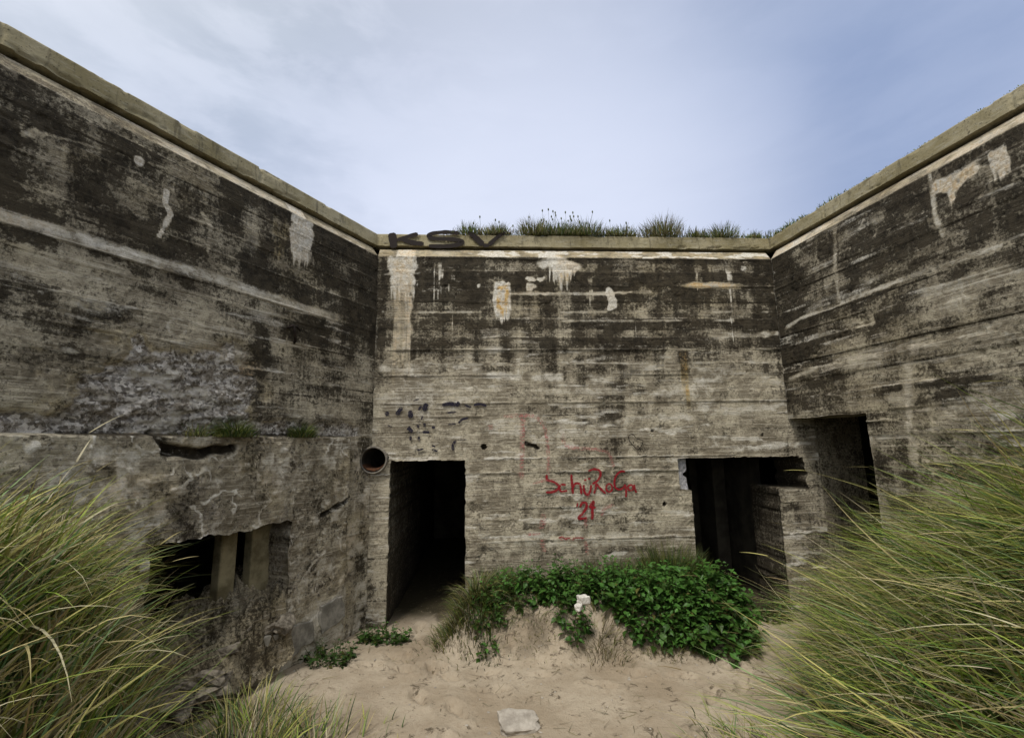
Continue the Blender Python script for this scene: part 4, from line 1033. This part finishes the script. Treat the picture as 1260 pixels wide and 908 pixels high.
tuft('grass_tuft', (-0.744, 5.848, 4.890), 96, 0.081, (0.032, 0.080), 0.35, 600, 'sparse low grass tuft at the left end of the roof growth', 'grass tuft', 'grass tufts on the bunker roof', .3, .5, w=(.004, .009), flat=.6)
tuft('grass_tuft', (-0.557, 5.858, 4.890), 272, 0.092, (0.104, 0.260), 0.2, 601, 'dark green grass tuft first in from the left on the rear roof edge', 'grass tuft', 'grass tufts on the bunker roof', .3, .5, w=(.004, .009), flat=.6)
tuft('grass_tuft', (-0.171, 5.880, 4.890), 352, 0.115, (0.096, 0.240), 0.45, 602, 'brownish grass tuft between the dark green one and the round brown one on the roof', 'grass tuft', 'grass tufts on the bunker roof', .3, .5, w=(.004, .009), flat=.6)
tuft('grass_tuft', (0.330, 5.909, 4.890), 512, 0.127, (0.136, 0.340), 0.6, 603, 'rounded brown grass tuft on the roof edge above the spiky white lime run', 'grass tuft', 'grass tufts on the bunker roof', .3, .5, w=(.004, .009), flat=.6)
tuft('grass_tuft', (0.701, 5.930, 4.890), 352, 0.127, (0.104, 0.260), 0.4, 604, 'low mixed grass tuft on the roof edge beside the rounded brown one', 'grass tuft', 'grass tufts on the bunker roof', .3, .5, w=(.004, .009), flat=.6)
tuft('grass_tuft', (1.062, 5.951, 4.890), 480, 0.138, (0.128, 0.320), 0.35, 605, 'green grass tuft with tall seed stalks on the middle of the roof edge', 'grass tuft', 'grass tufts on the bunker roof', .3, .5, w=(.004, .009), flat=.6)
tuft('grass_tuft', (1.552, 5.979, 4.890), 352, 0.149, (0.088, 0.220), 0.4, 606, 'flat brown green grass tuft on the roof edge left of the tallest tuft', 'grass tuft', 'grass tufts on the bunker roof', .3, .5, w=(.004, .009), flat=.6)
tuft('grass_tuft', (2.126, 6.011, 4.890), 672, 0.161, (0.160, 0.400), 0.55, 607, 'tallest domed brown grass tuft on the rear roof edge', 'grass tuft', 'grass tufts on the bunker roof', .3, .5, w=(.004, .009), flat=.6)
tuft('grass_tuft', (2.590, 6.038, 4.890), 288, 0.092, (0.072, 0.180), 0.4, 608, 'small grass tuft on the roof edge in the gap right of the tallest tuft', 'grass tuft', 'grass tufts on the bunker roof', .3, .5, w=(.004, .009), flat=.6)
tuft('grass_tuft', (2.965, 6.059, 4.890), 448, 0.138, (0.112, 0.280), 0.3, 609, 'wide dark green grass tuft on the roof edge near the right corner', 'grass tuft', 'grass tufts on the bunker roof', .3, .5, w=(.004, .009), flat=.6)
tuft('grass_tuft', (3.590, 6.095, 4.890), 240, 0.161, (0.052, 0.130), 0.2, 610, 'low flat green grass strip on the roof at the right corner', 'grass tuft', 'grass tufts on the bunker roof', .3, .5, w=(.004, .009), flat=.6)
r = np.random.default_rng(650); n = 8700
u = np.concatenate([r.uniform(-.45, 4.0, 6500), np.full(2200, 4.0)]); q = OB + eB * u[:, None] - nB * (.09 + .5 * r.random((n, 1)) ** 2)
k = np.arange(n) >= 6500; dd = r.random(n) ** 1.5 * 4.2; cl_ = fbm(np.where(k, dd * 2 + 9, u) * 2.1, u * 0, 3, 651)
q2 = CR + eR * dd[:, None] - nR * (.10 + .4 * r.random((n, 1)) ** 2); q = np.where(k[:, None], q2, q)
V, F, C = blades(np.concatenate([q, np.full((n, 1), 4.885)], 1), r.uniform(0, 6.28, n), r.uniform(.04, .14, n) * np.where(k, .55 * np.clip(1 - .55 * dd, .12, 1), 1) * (.15 + 1.6 * ss(.38, .62, cl_)), r.uniform(.005, .010, n), np.abs(r.normal(.5, .3, n)), r.normal(.7, .3, n), .15 + .5 * (fbm(u * 1.3, u * 0, 2, 652) > .5), r, seg=5)
o = mk('roof_grass', V, F, M['grass'], None, {'tint': C * .75}); tag(o, 'short thin grass growing along the bunker roof edges', 'grass', kind='stuff')
# seed stalks standing above the roof tufts
m = 46; u = np.concatenate([r.normal(1.05, .28, 26), r.uniform(-.7, 3.2, 20)]); q = OB + eB * u[:, None] - nB * (.12 + .3 * r.random((m, 1)))
P_ = np.concatenate([q, np.full((m, 1), 4.88)], 1); V = []; F = []
for i in range(m):
    h = r.uniform(.18, .42); a = r.normal(0, .12, 2) * h; top = P_[i] + (a[0], a[1], h)
    for v, f in (tube([P_[i], P_[i] + (a[0] * .3, a[1] * .3, h * .5), top], .0018, 4), tube([top, top + (0, 0, .012), top + (0, 0, .03), top + (0, 0, .042)], [.002, .010, .009, .002], 6)):
        n0 = len(V); V += list(v); F += [tuple(j + n0 for j in g_) for g_ in f]
o = mk('seed_stalks', V, F, M['stem'], None); tag(o, 'thin stalks with dark seed heads rising from the roof grass', 'seed stalks', kind='stuff')
GZ = lambda x, y: gz(np.asarray(x), np.asarray(y))
def at(x, y): return (x, y, float(gz(np.array(x), np.array(y))))
leafy('nettle_clump', at(1.98, 5.28), .55, 180, .31, .11, 701, 'largest leafy nettle clump in front of the wide doorway', 'nettles', GZ, 'nettle clumps along the rear wall', ry=.40)
leafy('nettle_clump', at(1.22, 5.30), .42, 130, .34, .095, 702, 'leafy nettle clump under the red lettering between white stones and largest clump', 'nettles', GZ, 'nettle clumps along the rear wall', ry=.30)
leafy('nettle_clump', at(.42, 5.34), .42, 120, .34, .085, 703, 'leafy nettle clump just left of the white stones', 'nettles', GZ, 'nettle clumps along the rear wall', ry=.24)
leafy('nettle_clump', at(-.10, 5.22), .26, 60, .28, .075, 710, 'leafy nettle clump at the left end of the bank beside the drooping grass', 'nettles', GZ, 'nettle clumps along the rear wall', ry=.22)
leafy('nettle_clump', at(1.98, 4.96), .42, 130, .26, .10, 708, 'low nettle clump in front of the largest one, nearest the sand path', 'nettles', GZ, 'nettle clumps along the rear wall', ry=.22)
leafy('nettle_clump', at(1.40, 5.00), .36, 110, .26, .085, 709, 'low nettle clump spilling down the bank just right of the white stones', 'nettles', GZ, 'nettle clumps along the rear wall', ry=.16)
tuft('grass_clump', at(-1.35, 3.45), 160, .22, (.15, .45), .25, 731, 'sparse green grass clump on the sand nearest the left dune grass', 'grass clump', None, .6, .8, zf=GZ, w=(.004, .009), tone=.9)
tuft('grass_clump', at(-1.72, 3.20), 420, .26, (.2, .6), .4, 733, 'mixed green and straw grass clump on the sand at the left dune foot', 'grass clump', None, .5, .9, zf=GZ, w=(.005, .010), tone=1.0)
tuft('grass_clump', at(-1.95, 3.75), 380, .20, (.15, .45), .4, 734, 'mixed grass clump on the sand right in front of the low embrasure', 'grass clump', None, .5, 1.0, zf=GZ, w=(.005, .009), tone=.9)
leafy('weed', at(-1.80, 4.85), .24, 46, .16, .05, 735, 'dark straggling weed along the foot of the plastered wall right of the embrasure', 'weed', GZ, ry=.16, tone=.55)
tuft('grass_clump', at(1.50, 3.35), 200, .25, (.15, .45), .25, 732, 'sparse green grass clump on the sand at the foot of the right dune grass', 'grass clump', None, .7, .8, zf=GZ, w=(.004, .009), hd=math.pi, tone=.9)
leafy('nettle_sprout', at(.55, 5.00), .17, 36, .22, .075, 704, 'small leafy sprout hanging on the sandy bank below the white stones', 'nettles', GZ)
leafy('nettle_sprout', at(-.30, 4.98), .18, 30, .22, .06, 705, 'small leafy sprout at the left foot of the bank', 'nettles', GZ)
leafy('weed', at(-1.40, 5.32), .26, 50, .19, .055, 706, 'low dark weed at the foot of the wall left of the narrow doorway', 'weed', GZ, ry=.12, tone=.7)
leafy('weed', at(3.00, 5.75), .24, 36, .24, .060, 707, 'dark weed on the sand in front of the pillar by the right opening', 'weed', GZ, ry=.16, tone=.6)
tuft('grass_clump', at(-.42, 5.24), 2200, .22, (.16, .44), .40, 711, 'drooping green and brown grass clump beside the right jamb of the narrow doorway', 'grass clump', None, .35, 1.5, zf=GZ, w=(.004, .008))
tuft('grass_clump', at(.05, 5.50), 900, .24, (.14, .34), .15, 712, 'short upright dark grass clump against the wall behind the left nettles', 'grass clump', None, .2, .7, zf=GZ, flat=.4, w=(.004, .008))
tuft('grass_clump', at(1.80, 5.66), 1500, .24, (.32, .62), .06, 713, 'dense dark green grass clump against the wall beside the wide doorway', 'grass clump', None, .15, .5, zf=GZ, flat=.35)
tuft('grass_clump', at(1.00, 5.62), 900, .34, (.20, .46), .10, 714, 'thin dark grass clump against the wall under the red lettering', 'grass clump', None, .15, .5, zf=GZ, flat=.25)
tuft('grass_clump', at(.85, 4.98), 700, .18, (.10, .26), .7, 715, 'dry yellow grass clump hanging over the bare sand of the bank', 'grass clump', None, .5, 1.4, zf=GZ)
tuft('grass_clump', at(.20, 5.06), 420, .16, (.08, .22), .6, 717, 'dry brown grass clump on the cut face of the bank below the left nettles', 'grass clump', None, .6, 1.6, zf=GZ, w=(.003, .006))
tuft('grass_clump', at(1.55, 4.86), 500, .22, (.08, .2), .5, 716, 'thin straggling grass clump at the foot of the bank under the nettles', 'grass clump', None, .5, 1.2, zf=GZ, flat=.4)
tuft('ledge_tuft', (-2.439, 4.050, 2.20), 900, 0.075, (.08, .26), 0.06, 1003, 'bushy dark green tuft growing on the ledge of the side wall', 'grass tuft', 'grass tufts on the ledge', .5, 1.3, w=(.003, .006), flat=.9)
tuft('ledge_tuft', (-2.126, 4.691, 2.20), 700, 0.055, (.08, .26), 0.06, 1088, 'small dark green tuft on the ledge nearest the corner', 'grass tuft', 'grass tufts on the ledge', .5, 1.3, w=(.003, .006), flat=.9)
tuft('ledge_tuft', (-2.572, 3.779, 2.20), 120, 0.07, (.08, .26), 0.5, 958, 'thin yellowish tuft on the ledge left of the bushy one', 'grass tuft', 'grass tufts on the ledge', .5, 1.3, w=(.003, .006), flat=.9)

# ------------------------------------------------------------------ stones
def rock(name, c, dims, seed, mat, label, cat_, rot=0, n=3, sharp=.5, tilt=(0, 0), group=None):
    import bmesh
    bm = bmesh.new(); r = np.random.default_rng(seed)
    bmesh.ops.create_cube(bm, size=2)
    for v in bm.verts: v.co = v.co * 1.0; v.co.x *= r.uniform(.75, 1.05); v.co.y *= r.uniform(.75, 1.05); v.co.z *= r.uniform(.8, 1.05)
    bmesh.ops.bevel(bm, geom=bm.edges[:], offset=.22, segments=1, affect='EDGES')
    bmesh.ops.triangulate(bm, faces=bm.faces[:])
    bmesh.ops.subdivide_edges(bm, edges=bm.edges[:], cuts=n, use_grid_fill=True)
    for v in bm.verts:
        p = v.co; d = 1 + sharp * (float(fbm(np.array(p.x * 1.3 + p.z), np.array(p.y * 1.3 + p.z * .7), 3, seed)) - .5)
        d += .12 * (float(fbm(np.array(p.x * 5 + p.z * 3), np.array(p.y * 5 - p.z * 2), 3, seed + 5)) - .5)
        v.co = (p.x * d * dims[0], p.y * d * dims[1], p.z * d * dims[2])
    me = bpy.data.meshes.new(name); bm.to_mesh(me); bm.free(); me.materials.append(mat)
    o = bpy.data.objects.new(name, me); col.objects.link(o); o.location = c; o.rotation_euler = (tilt[0], tilt[1], rot)
    return tag(o, label, cat_, group)
rock('stone', (0.663, 4.784, .60), (.062, .045, .045), 801, M['stone_w'], 'larger white stone lying among the nettles', 'stone', .4)
rock('stone', (0.606, 4.727, .545), (.045, .035, .03), 802, M['stone_w'], 'smaller white stone just below the larger white one', 'stone', 1.1)
rock('concrete_slab', (0.012, 3.755, float(gz(np.array(0.012), np.array(3.755))) + .02), (.15, .10, .045), 803, M['stone_s'], 'flat grey broken slab lying on the sand', 'slab', .15, tilt=(.25, .05))
r = np.random.default_rng(90)
for i in range(9):
    u = r.uniform(1.15, 2.1); d = r.uniform(-.12, .12); q = lw(u, d)
    rock('concrete_lump', (q[0], q[1], .60 - .30 * (u - 1.1) + (d - .05) * .8 + r.uniform(-.05, .03)), (r.uniform(.06, .13), r.uniform(.05, .1), r.uniform(.03, .06)), 820 + i, M['rubble'],
         'broken concrete lump on the crumbled sill of the low embrasure', 'rubble', r.uniform(0, 6), n=2, sharp=.9, tilt=(r.normal(0, .4), r.normal(0, .4)), group='rubble on the embrasure sill')

r = np.random.default_rng(95); n = 700                      # crumbs of stone and shell on the sand
x = r.uniform(-2.2, 3.0, n); y = r.uniform(2.6, 5.9, n); z = gz(x, y); V = []; F = []
oc = np.array([(1, 0, 0), (0, 1, 0), (-1, 0, 0), (0, -1, 0), (0, 0, 1), (0, 0, -1)], float)
of = [(0, 1, 4), (1, 2, 4), (2, 3, 4), (3, 0, 4), (1, 0, 5), (2, 1, 5), (3, 2, 5), (0, 3, 5)]
for i in range(n):
    sz = .004 + .018 * r.random() ** 4; a = r.uniform(0, 6.28); p_ = oc * r.uniform(.6, 1.2, (6, 1)) * sz * np.array((1, .8, .55))
    p_ = np.stack([p_[:, 0] * math.cos(a) - p_[:, 1] * math.sin(a), p_[:, 0] * math.sin(a) + p_[:, 1] * math.cos(a), p_[:, 2]], 1)
    k0 = len(V); V += list(p_ + (x[i], y[i], z[i] + sz * .15)); F += [tuple(j + k0 for j in f_) for f_ in of]
o = mk('gravel', V, F, M['stone_s'], None); tag(o, 'small stone crumbs scattered over the sand', 'gravel', kind='stuff')
n = 900; x = r.uniform(-2.2, 3.0, n); y = r.uniform(2.4, 5.7, n); kk = fbm(x * 2.2, y * 2.2, 3, 96) > .47; x, y = x[kk], y[kk]; n = len(x)
V, F, C = blades(np.stack([x, y, gz(x, y) + .006], 1), r.uniform(0, 6.28, n), r.uniform(.03, .16, n), r.uniform(.002, .005, n), r.uniform(1.35, 1.62, n), r.normal(0, .15, n), np.ones(n), r, seg=4)
o = mk('dry_litter', V, F, M['grass'], None, {'tint': C * .35}); tag(o, 'dead stalks and leaf scraps strewn on the sand', 'litter', kind='stuff')


# ------------------------------------------------------------------ camera
cam = bpy.data.cameras.new('camera'); co = bpy.data.objects.new('camera', cam); col.objects.link(co)
p = math.atan(92 / 567); r_ = .0146
from mathutils import Matrix, Vector
fw = Vector((0, math.cos(p), math.sin(p))); up = Vector((0, -math.sin(p), math.cos(p))); rt = Vector((1, 0, 0))
rc = rt * math.cos(r_) - up * math.sin(r_); uc = rt * math.sin(r_) + up * math.cos(r_)
m = Matrix((rc, uc, -fw)).transposed().to_4x4(); m.translation = (0, 0, 2.1)
co.matrix_world = m
cam.sensor_width = 36; cam.lens = 567 / 1260 * 36; cam.clip_end = 6000; cam.clip_start = .02
scene.camera = co

# ------------------------------------------------------------------ light
SUN_EL, SUN_AZ = R(60), R(205)           # azimuth from +y (north), clockwise; high behind the camera, veiled
sl = bpy.data.lights.new('sun', 'SUN'); sl.energy = 2.1; sl.angle = R(13); sl.color = (1, .955, .89)
so = bpy.data.objects.new('sun', sl); col.objects.link(so)
dv = Vector((math.sin(SUN_AZ) * math.cos(SUN_EL), math.cos(SUN_AZ) * math.cos(SUN_EL), math.sin(SUN_EL)))
so.rotation_euler = (-dv).to_track_quat('-Z', 'Y').to_euler(); so.location = (0, -3, 12)
w = bpy.data.worlds.new('World'); scene.world = w; w.use_nodes = True
nt = w.node_tree; N_ = nt.nodes; L_ = nt.links
bg = N_['Background']; bg.inputs['Strength'].default_value = .1
sky = N_.new('ShaderNodeTexSky'); sky.sky_type = 'NISHITA'; sky.sun_disc = False
sky.sun_elevation = SUN_EL; sky.sun_rotation = SUN_AZ
tc = N_.new('ShaderNodeTexCoord')
class W(NT):
    def __init__(s): s.t = nt; s.n = N_; s.l = L_
ws = W()
gen = tc.outputs['Generated']
sep = N_.new('ShaderNodeSeparateXYZ'); L_.new(gen, sep.inputs[0])
el = sep.outputs['Z']
def patch(d, w0, w1):
    v = N_.new('ShaderNodeVectorMath'); v.operation = 'DOT_PRODUCT'; L_.new(gen, v.inputs[0]); dd = Vector(d).normalized(); v.inputs[1].default_value = dd
    return ws.step(v.outputs['Value'], math.cos(w0), math.cos(w1))
mv = ws.mapv(gen, (1, 1, 2.6))
n1 = ws.noise(mv, 1.6, 6, .55, .4); n2 = ws.noise(mv, 5.5, 5, .6, .3)
# veil of cloud over the blue: paler towards the horizon, slate patches up on the right
hz = ws.step(el, .38, .76)
veil = ws.mix(hz, (6.6, 7.15, 8.6), (3.2, 3.9, 5.1))
veil = ws.mix(ws.math('MULTIPLY', ws.step(n1, .43, .58), .62), veil, (3.0, 3.65, 4.9))
veil = ws.mix(ws.math('MULTIPLY', ws.step(n2, .42, .64), .45), veil, (6.2, 6.7, 8.1))
pd = patch((.36, .78, .62), .85, .0)
veil = ws.mix(ws.math('MULTIPLY', pd, ws.math('ADD', ws.math('MULTIPLY', n1, 1.1), .1)), veil, (2.1, 2.7, 4.4))
pd2 = patch((.78, .70, .55), .9, .1)
veil = ws.mix(ws.math('MULTIPLY', pd2, .5), veil, (2.6, 3.4, 5.4))
low = ws.math('MULTIPLY', patch((.06, .92, .36), .62, .0), .75)
veil = ws.mix(low, veil, (7.6, 8.0, 9.3))
glow = patch(tuple(dv), 1.5, .1)
veil = ws.mix(glow, veil, (9.5, 9.5, 9.3))
c = ws.mix(.88, sky.outputs[0], veil)
L_.new(c, bg.inputs['Color'])
scene.view_settings.view_transform = 'Standard'; scene.view_settings.look = 'None'
scene.view_settings.exposure = 0.3; scene.view_settings.gamma = 1
scene.render.engine = 'CYCLES'
